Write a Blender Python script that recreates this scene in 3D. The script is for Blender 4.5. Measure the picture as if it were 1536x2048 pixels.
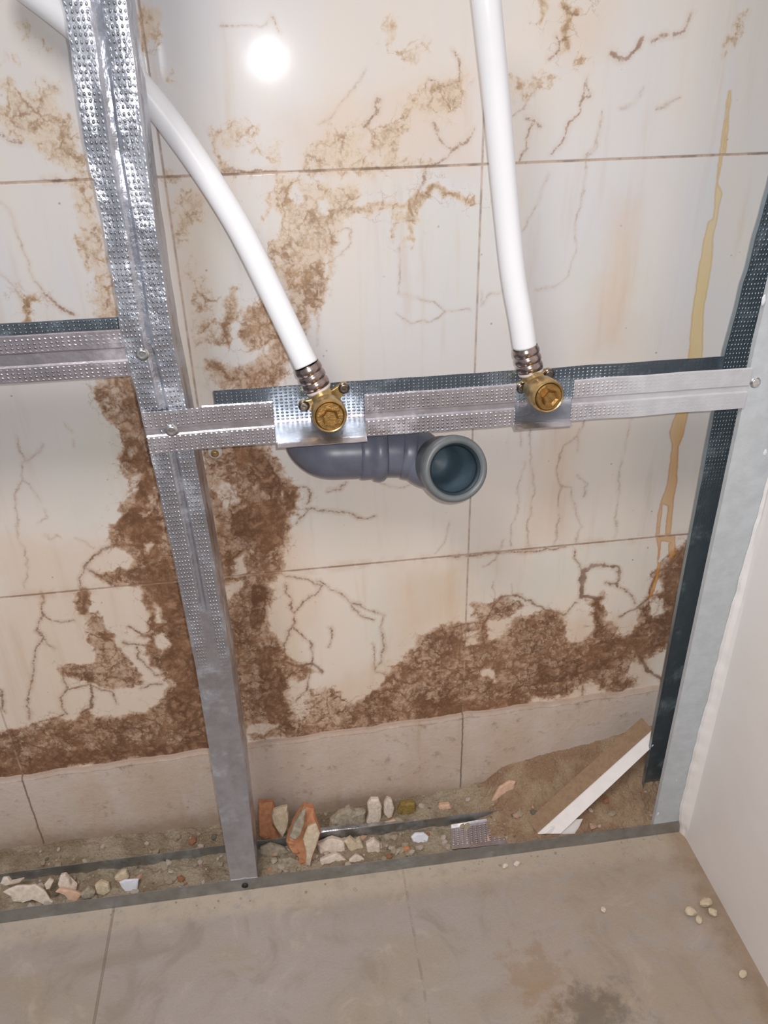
import bpy, bmesh, math, random
import numpy as np
from mathutils import Vector, Matrix, noise as mnoise
random.seed(7); rng = np.random.default_rng(5)
sc = bpy.context.scene
for o in list(bpy.data.objects): bpy.data.objects.remove(o)
COL = sc.collection

# ------------------------------------------------------------------ camera
PITCH, ROLL, YAW, FPX = 0.513866, -0.0249784, 0.1229068, 1593.206
CAM = Vector((0.0, -0.8, 0.9439))
_f = Vector((math.sin(YAW)*math.cos(PITCH), math.cos(YAW)*math.cos(PITCH), -math.sin(PITCH)))
_r0 = Vector((math.cos(YAW), -math.sin(YAW), 0)); _u0 = _r0.cross(_f)
_r = math.cos(ROLL)*_r0 + math.sin(ROLL)*_u0
_u = -math.sin(ROLL)*_r0 + math.cos(ROLL)*_u0
cd = bpy.data.cameras.new('camera'); cam = bpy.data.objects.new('camera', cd); COL.objects.link(cam)
cam.matrix_world = Matrix(((_r.x, _u.x, -_f.x, CAM.x), (_r.y, _u.y, -_f.y, CAM.y), (_r.z, _u.z, -_f.z, CAM.z), (0, 0, 0, 1)))
cd.sensor_fit = 'VERTICAL'; cd.sensor_height = 24.0; cd.lens = FPX/2048*24.0; cd.clip_start = 0.01
sc.camera = cam

# ------------------------------------------------------------------ light and exposure
w = bpy.data.worlds.new('world'); sc.world = w; w.use_nodes = True
w.node_tree.nodes['Background'].inputs[0].default_value = (0.92, 0.95, 1.0, 1)
w.node_tree.nodes['Background'].inputs[1].default_value = 0.38
def lamp(name, kind, loc, energy, color, **kw):
    l = bpy.data.lights.new(name, kind); l.energy = energy; l.color = color
    for k, v in kw.items(): setattr(l, k, v)
    o = bpy.data.objects.new(name, l); COL.objects.link(o); o.location = loc; return o
flash = lamp('phone_flash', 'SPOT', CAM + _r*0.014 + _u*0.012, 11.5, (1.0, 0.985, 0.97), shadow_soft_size=0.0040, spot_size=math.radians(112), spot_blend=1.0)
flash.rotation_euler = (_f+_r*0.08).to_track_quat('-Z', 'Y').to_euler()
room = lamp('fill_light', 'AREA', (-0.55, -1.15, 2.2), 20.0, (1.0, 0.96, 0.93), size=0.5)  # unseen area light added overhead as fill, set left and behind
room.rotation_euler = (math.radians(22), 0, math.radians(-25))
sc.view_settings.view_transform = 'Standard'; sc.view_settings.look = 'None'
sc.view_settings.exposure = 0.0; sc.view_settings.gamma = 1.0; sc.view_settings.use_curve_mapping = False

# ------------------------------------------------------------------ helpers
def ray(px, py):
    return (px-768)*_r - (py-1024)*_u + FPX*_f
def at(px, py, y=None, z=None, x=None):
    """point of a real plane (x, y or z const) that the photograph shows at a pixel"""
    d = ray(px, py)
    if y is not None: t = (y-CAM.y)/d.y
    elif z is not None: t = (z-CAM.z)/d.z
    else: t = (x-CAM.x)/d.x
    return CAM + d*t
def tag(o, label=None, cat=None, group=None, kind=None):
    if label: o['label'] = label
    if cat: o['category'] = cat
    if group: o['group'] = group
    if kind: o['kind'] = kind
    return o
def empty(name, loc, label, cat, group=None):
    o = bpy.data.objects.new(name, None); COL.objects.link(o); o.location = loc
    o.empty_display_size = 0.01
    return tag(o, label, cat, group)
def link(name, me, m, parent=None, smooth=False, auto=None):
    if m and not me.materials: me.materials.append(m)
    o = bpy.data.objects.new(name, me); COL.objects.link(o)
    if smooth:
        for p in me.polygons: p.use_smooth = True
    if parent:
        o.parent = parent
        if parent.type == 'EMPTY': o.matrix_parent_inverse = Matrix.Translation(-parent.location)
    return o
def from_bm(name, bm, m, parent=None, smooth=False):
    bmesh.ops.recalc_face_normals(bm, faces=bm.faces)
    me = bpy.data.meshes.new(name); bm.to_mesh(me); bm.free()
    return link(name, me, m, parent, smooth)
def sss(e0, e1, v):
    t = np.clip((v-e0)/(e1-e0), 0, 1); return t*t*(3-2*t)

# ---- node helper
class NT:
    def __init__(s, name):
        s.m = bpy.data.materials.new(name); s.m.use_nodes = True; s.t = s.m.node_tree
        s.n = s.t.nodes; s.b = s.n['Principled BSDF']
    def node(s, typ, ins=None, **props):
        nd = s.n.new(typ)
        for k, v in props.items(): setattr(nd, k, v)
        for k, v in (ins or {}).items(): s.put(nd.inputs[k], v)
        return nd
    def put(s, sock, v):
        if isinstance(v, bpy.types.NodeSocket): s.t.links.new(v, sock)
        else:
            if hasattr(sock, 'default_value'):
                if sock.type == 'RGBA' and len(v) == 3: v = (*v, 1)
                sock.default_value = v
    def math(s, op, a, b=0.0, c=0.0, clamp=False):
        nd = s.n.new('ShaderNodeMath'); nd.operation = op; nd.use_clamp = clamp
        for i, v in enumerate((a, b, c)): s.put(nd.inputs[i], v)
        return nd.outputs[0]
    def noise(s, vec, scale, detail=4, rough=0.55, dist=0.0):
        return s.node('ShaderNodeTexNoise', {'Vector': vec, 'Scale': scale, 'Detail': detail, 'Roughness': rough, 'Distortion': dist}).outputs['Fac']
    def step(s, v, a, b):       # smoothstep a..b -> 0..1
        nd = s.n.new('ShaderNodeMapRange'); nd.interpolation_type = 'SMOOTHSTEP'
        s.put(nd.inputs['Value'], v)
        if a < b:
            nd.inputs['From Min'].default_value = a; nd.inputs['From Max'].default_value = b
        else:
            nd.inputs['From Min'].default_value = b; nd.inputs['From Max'].default_value = a
            nd.inputs['To Min'].default_value = 1; nd.inputs['To Max'].default_value = 0
        return nd.outputs[0]
    def mix(s, f, a, b, mode='MIX'):
        nd = s.n.new('ShaderNodeMix'); nd.data_type = 'RGBA'; nd.blend_type = mode
        s.put(nd.inputs[0], f); s.put(nd.inputs[6], a); s.put(nd.inputs[7], b)
        return nd.outputs[2]
    def attr(s, name): return s.node('ShaderNodeAttribute', attribute_name=name).outputs['Fac']
    def scale(s, vec, v):
        nd = s.n.new('ShaderNodeMapping'); s.put(nd.inputs['Vector'], vec); nd.inputs['Scale'].default_value = v
        return nd.outputs[0]
    def bump(s, h, dist, strength=1.0, normal=None):
        nd = s.n.new('ShaderNodeBump'); s.put(nd.inputs['Height'], h)
        nd.inputs['Distance'].default_value = dist; nd.inputs['Strength'].default_value = strength
        if normal is not None: s.put(nd.inputs['Normal'], normal)
        return nd.outputs[0]
    def out(s, **kw):
        for k, v in kw.items(): s.put(s.b.inputs[k.replace('_', ' ')], v)
        return s.m
def srgb(r, g, b):
    f = lambda c: (c/255/12.92) if c/255 <= 0.04045 else ((c/255+0.055)/1.055)**2.4
    return (f(r), f(g), f(b), 1)

# ------------------------------------------------------------------ materials
def mat_plain(name, col, rough=0.6, var=0.15, scale=120, bump=0.0, metal=0.0, col2=None, spec=0.5):
    n = NT(name); P = n.node('ShaderNodeTexCoord').outputs['Object']
    a = n.noise(P, scale, 5, 0.6)
    c2 = col2 or tuple(c*(1-var*1.6) for c in col[:3])+(1,)
    c = n.mix(n.step(a, 0.35, 0.7), col, c2)
    kw = {}
    if bump: kw['Normal'] = n.bump(a, bump)
    n.out(Base_Color=c, Roughness=rough, Metallic=metal, **kw)
    n.b.inputs['Specular IOR Level'].default_value = spec
    return n.m

def mat_zinc(name, dimple=1.0, z_fade=None, base=(0.62, 0.66, 0.70, 1), rough=0.30, crinkle=0.0, du=0.0047, dv=0.0034, matte=None, x_fade=None):
    """galvanised sheet; UV = metres along and across the profile; dimples as rounded bumps"""
    n = NT(name); T = n.node('ShaderNodeTexCoord'); uv = T.outputs['UV']; P = T.outputs['Object']
    sx = n.node('ShaderNodeSeparateXYZ', {'Vector': uv}).outputs
    fu = n.math('SUBTRACT', n.math('FRACT', n.math('DIVIDE', sx[0], du)), 0.5)
    fv = n.math('SUBTRACT', n.math('FRACT', n.math('DIVIDE', sx[1], dv)), 0.5)
    d2 = n.math('ADD', n.math('MULTIPLY', fu, fu), n.math('MULTIPLY', fv, fv))
    h = n.math('MAXIMUM', n.math('SUBTRACT', 1.0, n.math('MULTIPLY', d2, 11.0)), 0.0)
    msk = n.attr('dimple')
    big = n.noise(P, 14, 3, 0.5)
    if z_fade:
        z = n.node('ShaderNodeSeparateXYZ', {'Vector': P}).outputs[2]
        msk = n.math('MULTIPLY', msk, n.step(n.math('ADD', z, n.math('MULTIPLY', big, 0.12)), z_fade[0], z_fade[1]))
    if x_fade:
        xx = n.node('ShaderNodeSeparateXYZ', {'Vector': P}).outputs[0]
        fadex = n.step(n.math('ADD', xx, n.math('MULTIPLY', n.math('SUBTRACT', big, 0.5), 0.06)), x_fade[0], x_fade[1])
        msk = n.math('MULTIPLY', msk, n.math('SUBTRACT', 1.0, n.math('MULTIPLY', fadex, 0.92)))
    msk = n.math('MULTIPLY', msk, n.step(big, 0.25, 0.5))
    hm = n.math('MULTIPLY', h, msk)
    spang = n.noise(P, 60, 4, 0.6)
    nb = n.bump(hm, 0.0011*dimple, 1.0)
    nb = n.bump(n.noise(P, 45, 4, 0.6), 0.0012+crinkle, 1.0, nb)
    streak = n.noise(n.scale(P, (1.0, 1.0, 0.12)), 90, 3, 0.6)
    c = n.mix(n.step(spang, 0.3, 0.75), base, tuple(v*0.80 for v in base[:3])+(1,))
    c = n.mix(n.math('MULTIPLY', n.step(n.noise(P, 9, 5, 0.65), 0.56, 0.72), 0.35), c, srgb(150, 140, 130))
    dust = n.math('MULTIPLY', n.step(n.noise(P, 22, 5, 0.7), 0.50, 0.75), 0.45)
    r = n.math('ADD', rough, n.math('MULTIPLY', streak, 0.12))
    met = n.math('SUBTRACT', 0.96, dust); rr = n.math('ADD', r, n.math('MULTIPLY', dust, 0.3))
    inner = n.attr('inner')
    if matte:       # whitened, oxidised outer face
        mk = fadex if x_fade else 1.0
        mk = n.math('MULTIPLY', n.math('SUBTRACT', 1.0, inner), mk)
        c = n.mix(mk, c, n.mix(n.step(spang, 0.3, 0.7), matte, tuple(v*0.9 for v in matte[:3])+(1,)))
        met = n.math('MULTIPLY', met, n.math('SUBTRACT', 1.0, n.math('MULTIPLY', mk, 0.85)))
        rr = n.math('ADD', rr, n.math('MULTIPLY', mk, 0.15))
    c = n.mix(n.math('MULTIPLY', inner, 0.85), c, srgb(150, 166, 176))  # inner flanges: dim recess and dark reflections put into the base colour
    met = n.math('MAXIMUM', met, n.math('MULTIPLY', inner, 0.72))
    n.out(Base_Color=c, Roughness=rr, Metallic=met, Normal=nb)
    return n.m

ZINC_UP = mat_zinc('galvanised_dimpled', 1.2, (0.33, 0.62), rough=0.235, crinkle=0.0014, base=(0.58, 0.60, 0.67, 1))
ZINC_MEM = mat_zinc('galvanised_member', 1.2, None, rough=0.27, base=(0.70, 0.67, 0.72, 1), matte=srgb(196, 196, 200), x_fade=(0.24, 0.36))
ZINC_LEFT = mat_zinc('galvanised_left_member', 1.0, None, rough=0.32, base=(0.55, 0.51, 0.55, 1))
ZINC_R = mat_zinc('galvanised_right_stud', 0.7, (0.45, 0.75), rough=0.36, base=(0.62, 0.66, 0.68, 1), matte=srgb(196, 201, 205))
ZINC_TRACK = mat_zinc('galvanised_track', 0.3, None, rough=0.45, base=(0.42, 0.43, 0.43, 1))
SCREW = mat_plain('screw_steel', (0.75, 0.75, 0.75, 1), 0.22, 0.2, 300, metal=1.0)
DARKSTEEL = mat_plain('dark_steel', srgb(70, 66, 62), 0.45, 0.2, 300, metal=0.7)
SCREWD = mat_plain('worn_screw', srgb(150, 140, 130), 0.3, 0.3, 300, metal=0.95)
SLEEVE = mat_plain('crimp_steel', srgb(176, 158, 152), 0.24, 0.2, 200, metal=1.0)
BRASS = mat_plain('brass', srgb(206, 176, 122), 0.32, 0.18, 160, bump=0.0004, metal=0.85)
BRASS_D = mat_plain('brass_plug', srgb(172, 134, 80), 0.36, 0.22, 260, bump=0.0008, metal=0.85)
def mat_hose():
    n = NT('white_pex'); n.out(Base_Color=srgb(236, 236, 240), Roughness=0.28)
    n.b.inputs['Subsurface Weight'].default_value = 0.0
    return n.m
HOSE = mat_hose()
WASHER = mat_plain('washer_plastic', srgb(205, 195, 190), 0.4, 0.05)
GREY_PP = mat_plain('grey_pipe', srgb(106, 109, 124), 0.36, 0.10, 60, col2=srgb(96, 99, 114))
GREY_RIM = mat_plain('grey_socket', srgb(104, 108, 110), 0.38, 0.12, 60, col2=srgb(94, 98, 100))
GREY_IN = mat_plain('grey_pipe_inside', srgb(74, 92, 104), 0.5, 0.1, 60)
RUBBER = mat_plain('rubber_seal', srgb(34, 48, 54), 0.5, 0.1)
BRICK = mat_plain('brick_clay', srgb(196, 138, 102), 0.9, 0.2, 160, bump=0.001, col2=srgb(176, 120, 86))
CREAM = mat_plain('cream_mortar', srgb(208, 192, 166), 0.9, 0.12, 180, bump=0.001, col2=srgb(190, 170, 144))
GREYST = mat_plain('grey_mortar', srgb(172, 160, 142), 0.95, 0.2, 160, bump=0.002, col2=srgb(144, 132, 114))
WHITEST = mat_plain('white_plaster', srgb(222, 208, 194), 0.85, 0.1, 150, bump=0.0008, col2=srgb(204, 186, 168))
PINKST = mat_plain('pink_tile_chip', srgb(214, 178, 152), 0.75, 0.12, 120, bump=0.0006, col2=srgb(200, 162, 136))
OLIVE = mat_plain('olive_crumb', srgb(150, 124, 66), 0.9, 0.2, 200, bump=0.002)
CERAM = mat_plain('white_ceramic', srgb(222, 222, 230), 0.3, 0.05, 80)
STRIPW = mat_plain('white_laminate', srgb(224, 216, 212), 0.45, 0.04, 60)
STRIPB = mat_plain('brown_fibreboard', srgb(150, 122, 96), 0.85, 0.12, 200, bump=0.0006)

def mat_wall():
    n = NT('veined_marble'); P = n.node('ShaderNodeTexCoord').outputs['Object']
    xyz = n.node('ShaderNodeSeparateXYZ', {'Vector': P}).outputs; X, Z = xyz[0], xyz[2]
    # stone
    lo = n.noise(n.scale(P, (1, 1, 0.30)), 9, 4, 0.55)
    st = n.noise(n.scale(P, (1, 1, 0.10)), 46, 4, 0.6)
    c = n.mix(n.step(lo, 0.36, 0.66), srgb(209, 208, 211), srgb(217, 209, 202))
    low = n.step(n.math('ADD', Z, n.math('MULTIPLY', lo, 0.3)), 0.95, 0.45)
    c = n.mix(n.math('MULTIPLY', low, 0.70), c, srgb(234, 217, 200))
    gr = n.math('MULTIPLY', n.step(n.noise(P, 7, 3, 0.5), 0.5, 0.72), n.step(Z, 0.86, 0.80))
    c = n.mix(n.math('MULTIPLY', gr, 0.5), c, srgb(208, 209, 198))
    c = n.mix(n.math('MULTIPLY', n.step(st, 0.52, 0.78), 0.42), c, srgb(200, 178, 158))
    c = n.mix(n.math('MULTIPLY', n.attr('tint'), n.math('ADD', 0.22, n.math('MULTIPLY', st, 0.60))), c, srgb(212, 176, 140))
    # tiny dark pits
    vor = n.node('ShaderNodeTexVoronoi', {'Vector': P, 'Scale': 55.0, 'Randomness': 1.0}); 
    pit = n.math('MULTIPLY', n.step(vor.outputs['Distance'], 0.09, 0.03), n.step(n.noise(P, 13, 2), 0.50, 0.60))
    c = n.mix(n.math('MULTIPLY', pit, 0.6), c, srgb(120, 104, 92))
    # faint thin veins
    nz = n.noise(P, 160, 5, 0.65); nz2 = n.noise(P, 420, 4, 0.7)
    wob = n.math('ADD', n.math('MULTIPLY', n.math('SUBTRACT', nz, 0.5), 0.0034), n.math('MULTIPLY', n.math('SUBTRACT', nz2, 0.5), 0.0046))
    brk = n.noise(P, 48, 4, 0.6)
    fd = n.math('ADD', n.attr('faint'), wob)
    fmask = n.math('MULTIPLY', n.step(fd, 0.0012, -0.0012), n.step(brk, 0.30, 0.62))
    c = n.mix(n.math('MULTIPLY', n.step(n.attr('faint'), 0.004, 0.0), 0.14), c, srgb(196, 166, 140))
    c = n.mix(n.math('MULTIPLY', fmask, 0.55), c, srgb(146, 118, 100))
    # brown patches with ragged edges
    warp = n.node('ShaderNodeVectorMath', {0: P, 1: n.node('ShaderNodeVectorMath', {0: n.node('ShaderNodeTexNoise', {'Vector': P, 'Scale': 30.0, 'Detail': 6.0, 'Roughness': 0.65}).outputs['Color'], 1: (0.045, 0.045, 0.045)}, operation='MULTIPLY').outputs[0]}, operation='ADD').outputs[0]
    a1 = n.noise(P, 30, 9, 0.70, 0.15); a2 = n.noise(P, 95, 8, 0.74, 0.2); a3 = n.noise(P, 300, 5, 0.7)
    vA = n.node('ShaderNodeTexVoronoi', {'Vector': warp, 'Scale': 42.0}, feature='DISTANCE_TO_EDGE').outputs['Distance']
    vB = n.node('ShaderNodeTexVoronoi', {'Vector': warp, 'Scale': 105.0}, feature='DISTANCE_TO_EDGE').outputs['Distance']
    netA = n.step(n.math('ADD', vA, n.math('MULTIPLY', n.math('SUBTRACT', a3, 0.5), 0.12)), 0.11, 0.0)
    netB = n.step(n.math('ADD', vB, n.math('MULTIPLY', n.math('SUBTRACT', a3, 0.5), 0.20)), 0.20, 0.0)
    S = n.attr('stain'); N = n.attr('near')
    hi = n.step(Z, 0.60, 0.84)
    fine = n.noise(n.scale(P, (1.0, 1.0, 0.6)), 210, 6, 0.8)
    def cen(v, k): return n.math('MULTIPLY', n.math('SUBTRACT', v, 0.5), k)
    rag = n.math('ADD', n.math('ADD', cen(a1, 1.9), cen(a2, 1.9)), cen(fine, 1.7))
    rag = n.math('ADD', rag, n.math('MULTIPLY', n.math('SUBTRACT', netA, 0.30), 0.34))
    rag = n.math('ADD', rag, n.math('MULTIPLY', n.math('SUBTRACT', netB, 0.35), 0.24))
    sv = n.math('ADD', S, n.math('MULTIPLY', rag, n.step(S, 0.0, 0.30)))
    halo = n.step(n.math('ADD', n.math('ADD', S, n.math('MULTIPLY', N, 0.25)), n.math('MULTIPLY', rag, 0.38)), 0.22, 0.70)
    body = n.step(n.math('ADD', sv, n.math('SUBTRACT', 0.10, n.math('MULTIPLY', hi, 0.10))), 0.30, 1.20)
    mid = n.mix(hi, srgb(188, 154, 126), srgb(212, 193, 172))
    dk1 = n.mix(hi, srgb(136, 100, 74), srgb(166, 136, 104)); dk2 = n.mix(hi, srgb(108, 76, 56), srgb(140, 110, 82))
    dvar = n.mix(n.step(n.noise(P, 22, 6, 0.65), 0.38, 0.66), dk2, dk1)
    pale = n.mix(hi, srgb(176, 138, 110), srgb(192, 166, 138))
    vC = n.node('ShaderNodeTexVoronoi', {'Vector': warp, 'Scale': 68.0}, feature='DISTANCE_TO_EDGE').outputs['Distance']
    cellin = n.math('MULTIPLY', n.step(n.math('ADD', vC, cen(fine, 0.35)), 0.06, 0.34), n.step(n.math('ADD', a1, cen(a2, 0.5)), 0.66, 0.40))
    dvar = n.mix(n.math('MULTIPLY', n.step(n.math('ADD', a2, cen(fine, 0.5)), 0.48, 0.68), 0.50), dvar, pale)
    dvar = n.mix(n.math('MULTIPLY', cellin, 0.75), dvar, pale)
    c = n.mix(n.math('MULTIPLY', halo, n.math('ADD', 0.74, n.math('MULTIPLY', hi, 0.06))), c, mid)
    c = n.mix(n.math('MULTIPLY', body, n.math('SUBTRACT', 1.0, n.math('MULTIPLY', hi, 0.10))), c, dvar)
    core = n.math('MULTIPLY', n.step(sv, 1.10, 1.8), n.step(a2, 0.64, 0.42))
    c = n.mix(n.math('MULTIPLY', core, 0.65), c, n.mix(hi, srgb(92, 62, 46), srgb(130, 100, 74)))
    # hairline web spreading out of the patches
    web = n.math('MULTIPLY', n.step(n.math('ADD', vA, n.math('MULTIPLY', n.math('SUBTRACT', a3, 0.5), 0.05)), 0.028, 0.0), n.step(n.math('ADD', N, n.math('MULTIPLY', n.math('SUBTRACT', a1, 0.5), 1.6)), 0.45, 0.80))
    c = n.mix(n.math('MULTIPLY', web, 0.42), c, n.mix(hi, srgb(136, 100, 76), srgb(160, 130, 104)))
    # strong veins
    vd = n.math('ADD', n.attr('vein'), n.math('MULTIPLY', wob, 1.25))
    c = n.mix(n.math('MULTIPLY', n.step(vd, 0.0050, 0.0), 0.30), c, n.mix(hi, srgb(176, 138, 108), srgb(200, 178, 158)))
    c = n.mix(n.math('MULTIPLY', n.step(vd, 0.0010, -0.0012), n.math('ADD', 0.45, n.math('MULTIPLY', n.step(brk, 0.3, 0.6), 0.40))), c, n.mix(hi, srgb(120, 88, 68), srgb(146, 116, 96)))
    # amber run
    A = n.math('ADD', n.attr('amber'), n.math('MULTIPLY', n.math('SUBTRACT', n.noise(P, 70, 6, 0.7), 0.5), 0.0045))
    up = n.step(n.math('ADD', Z, n.math('MULTIPLY', a1, 0.1)), 0.56, 0.72)
    am = n.mix(up, srgb(210, 156, 84), srgb(214, 186, 122))
    ed = n.mix(up, srgb(190, 116, 30), srgb(198, 160, 88))
    acol = n.mix(n.step(A, 0.0022, 0.0008), am, ed)
    c = n.mix(n.math('MULTIPLY', n.step(A, -0.0010, 0.0010), n.math('ADD', 0.35, n.math('MULTIPLY', st, 0.65))), c, acol)
    # joints
    def line(v, p, wd):
        return n.step(n.math('ABSOLUTE', n.math('ADD', n.math('SUBTRACT', v, p), n.math('MULTIPLY', n.math('SUBTRACT', nz, 0.5), 0.0006))), wd*1.5, wd*0.4)
    j = None
    for zz in (0.8575, 0.4195, 1.296):
        l = line(Z, zz, 0.0012); j = l if j is None else n.math('MAXIMUM', j, l)
    jv = None
    for xx in (-0.980, -0.685, -0.387, -0.0945, 0.2010, 0.4955):
        l = line(X, xx, 0.0011); jv = l if jv is None else n.math('MAXIMUM', jv, l)
    j = n.math('MAXIMUM', j, n.math('MULTIPLY', jv, 0.8))
    jc = n.mix(n.step(a1, 0.42, 0.6), srgb(186, 160, 140), srgb(120, 94, 74))
    c = n.mix(n.math('MULTIPLY', j, 0.80), c, jc)
    gdirt = n.math('MULTIPLY', n.step(n.math('ABSOLUTE', n.math('SUBTRACT', Z, 0.4195)), 0.012, 0.0), n.step(a1, 0.45, 0.62))
    c = n.mix(n.math('MULTIPLY', gdirt, 0.30), c, srgb(186, 146, 116))
    h = n.math('SUBTRACT', n.math('MULTIPLY', lo, 0.4), n.math('MULTIPLY', j, 0.7))
    nb = n.bump(h, 0.0005, 1.0)
    nb = n.bump(n.math('MULTIPLY', body, n.math('ADD', a2, -0.6)), 0.00022, 1.0, nb)
    rg = n.math('ADD', 0.078, n.math('MULTIPLY', body, 0.45)); rg = n.math('ADD', rg, n.math('MULTIPLY', n.step(Z, 0.6, 0.1), 0.25))
    n.out(Base_Color=c, Roughness=rg, Normal=nb)
    n.b.inputs['Specular IOR Level'].default_value = 0.22
    n.b.inputs['Coat Weight'].default_value = 0.12; n.b.inputs['Coat Roughness'].default_value = 0.24
    return n.m

def mat_skirt():
    n = NT('dusty_skirting'); P = n.node('ShaderNodeTexCoord').outputs['Object']
    xyz = n.node('ShaderNodeSeparateXYZ', {'Vector': P}).outputs; X, Z = xyz[0], xyz[2]
    a = n.noise(n.scale(P, (1, 1, 0.5)), 12, 5, 0.6); b = n.noise(P, 60, 6, 0.7); st = n.noise(n.scale(P, (1, 1, 0.12)), 60, 3)
    c = n.mix(n.step(a, 0.35, 0.68), srgb(208, 192, 181), srgb(200, 178, 160))
    c = n.mix(n.math('MULTIPLY', n.step(st, 0.55, 0.8), 0.35), c, srgb(180, 148, 122))
    c = n.mix(n.math('MULTIPLY', n.step(b, 0.56, 0.72), 0.55), c, srgb(140, 120, 106))
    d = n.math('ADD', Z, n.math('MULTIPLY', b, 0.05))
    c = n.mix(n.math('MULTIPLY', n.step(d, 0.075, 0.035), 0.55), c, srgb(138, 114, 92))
    jv = None
    for xx in (-0.387, 0.2):
        l = n.step(n.math('ABSOLUTE', n.math('ADD', n.math('SUBTRACT', X, xx), n.math('MULTIPLY', n.math('SUBTRACT', b, 0.5), 0.004))), 0.0018, 0.0004)
        jv = l if jv is None else n.math('MAXIMUM', jv, l)
    c = n.mix(n.math('MULTIPLY', jv, 0.8), c, srgb(108, 90, 76))
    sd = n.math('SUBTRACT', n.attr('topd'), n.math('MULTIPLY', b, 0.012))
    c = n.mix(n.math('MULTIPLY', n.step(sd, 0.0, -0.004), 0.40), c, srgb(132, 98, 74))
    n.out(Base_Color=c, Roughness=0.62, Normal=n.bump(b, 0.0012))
    return n.m

def mat_floor():
    n = NT('dusty_marble_floor'); P = n.node('ShaderNodeTexCoord').outputs['Object']
    xyz = n.node('ShaderNodeSeparateXYZ', {'Vector': P}).outputs; X, Y = xyz[0], xyz[1]
    a = n.noise(n.scale(P, (0.7, 1.3, 1)), 6, 5, 0.6, 0.8); b = n.noise(P, 42, 6, 0.7); g = n.noise(P, 330, 4, 0.7); k = n.noise(P, 13, 5, 0.62, 1.2)
    c = n.mix(n.step(a, 0.36, 0.66), srgb(168, 157, 151), srgb(164, 150, 135))
    c = n.mix(n.math('MULTIPLY', n.step(k, 0.52, 0.70), 0.55), c, srgb(146, 132, 122))
    c = n.mix(n.math('MULTIPLY', n.step(k, 0.46, 0.32), 0.35), c, srgb(196, 182, 170))
    c = n.mix(n.math('MULTIPLY', n.step(g, 0.5, 0.75), 0.15), c, srgb(130, 112, 94))
    # sand along the track and the right-hand board
    dt = n.math('ADD', n.math('ABSOLUTE', n.math('ADD', Y, 0.115)), n.math('MULTIPLY', n.math('SUBTRACT', b, 0.5), 0.05))
    xx = n.step(X, -0.35, -0.15)
    sand = n.math('MULTIPLY', n.step(dt, 0.040, 0.016), n.step(n.math('ADD', b, n.math('MULTIPLY', g, 0.4)), 0.45, 0.75))
    c = n.mix(n.math('MULTIPLY', sand, 0.60), c, srgb(196, 180, 160))
    dr = n.math('ADD', n.math('SUBTRACT', 0.493, X), n.math('MULTIPLY', n.math('SUBTRACT', b, 0.5), 0.06))
    c = n.mix(n.math('MULTIPLY', n.step(dr, 0.045, 0.010), 0.6), c, srgb(140, 112, 84))
    right = n.math('MULTIPLY', n.step(X, 0.12, 0.30), 0.45)
    c = n.mix(n.math('MULTIPLY', right, n.step(b, 0.35, 0.6)), c, srgb(170, 150, 128))
    # dark grimy patch near the front right
    px = n.math('SUBTRACT', X, 0.285); py = n.math('ADD', Y, 0.325)
    rr = n.math('SQRT', n.math('ADD', n.math('MULTIPLY', px, px), n.math('MULTIPLY', n.math('MULTIPLY', py, py), 3.0)))
    blot = n.step(n.math('ADD', rr, n.math('MULTIPLY', n.math('SUBTRACT', b, 0.5), 0.16)), 0.062, 0.02)
    c = n.mix(n.math('MULTIPLY', blot, 0.60), c, srgb(96, 86, 72))
    qx = n.math('SUBTRACT', X, 0.23); qy = n.math('ADD', Y, 0.28)
    r2 = n.math('SQRT', n.math('ADD', n.math('MULTIPLY', qx, qx), n.math('MULTIPLY', n.math('MULTIPLY', qy, qy), 0.5)))
    c = n.mix(n.math('MULTIPLY', n.step(n.math('ADD', r2, n.math('MULTIPLY', n.math('SUBTRACT', b, 0.5), 0.16)), 0.045, 0.01), 0.45), c, srgb(150, 116, 78))
    j1 = n.step(n.math('ABSOLUTE', n.math('ADD', X, 0.2795)), 0.0019, 0.0008)
    wv = n.math('ADD', n.math('SUBTRACT', X, 0.098), n.math('MULTIPLY', n.math('SUBTRACT', k, 0.5), 0.006))
    j2 = n.step(n.math('ABSOLUTE', wv), 0.0022, 0.0006)
    j = n.math('MAXIMUM', n.math('MULTIPLY', j1, n.math('ADD', 0.35, a)), n.math('MULTIPLY', j2, n.math('MULTIPLY', n.step(b, 0.4, 0.6), 0.6)))
    c = n.mix(n.math('MULTIPLY', j, 0.6), c, srgb(126, 106, 84))
    nb = n.bump(n.math('SUBTRACT', n.math('ADD', n.math('MULTIPLY', g, 0.5), b), j), 0.0009)
    n.out(Base_Color=c, Roughness=n.math('ADD', 0.42, n.math('MULTIPLY', sand, 0.5)), Normal=nb)
    n.b.inputs['Specular IOR Level'].default_value = 0.35
    return n.m

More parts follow.
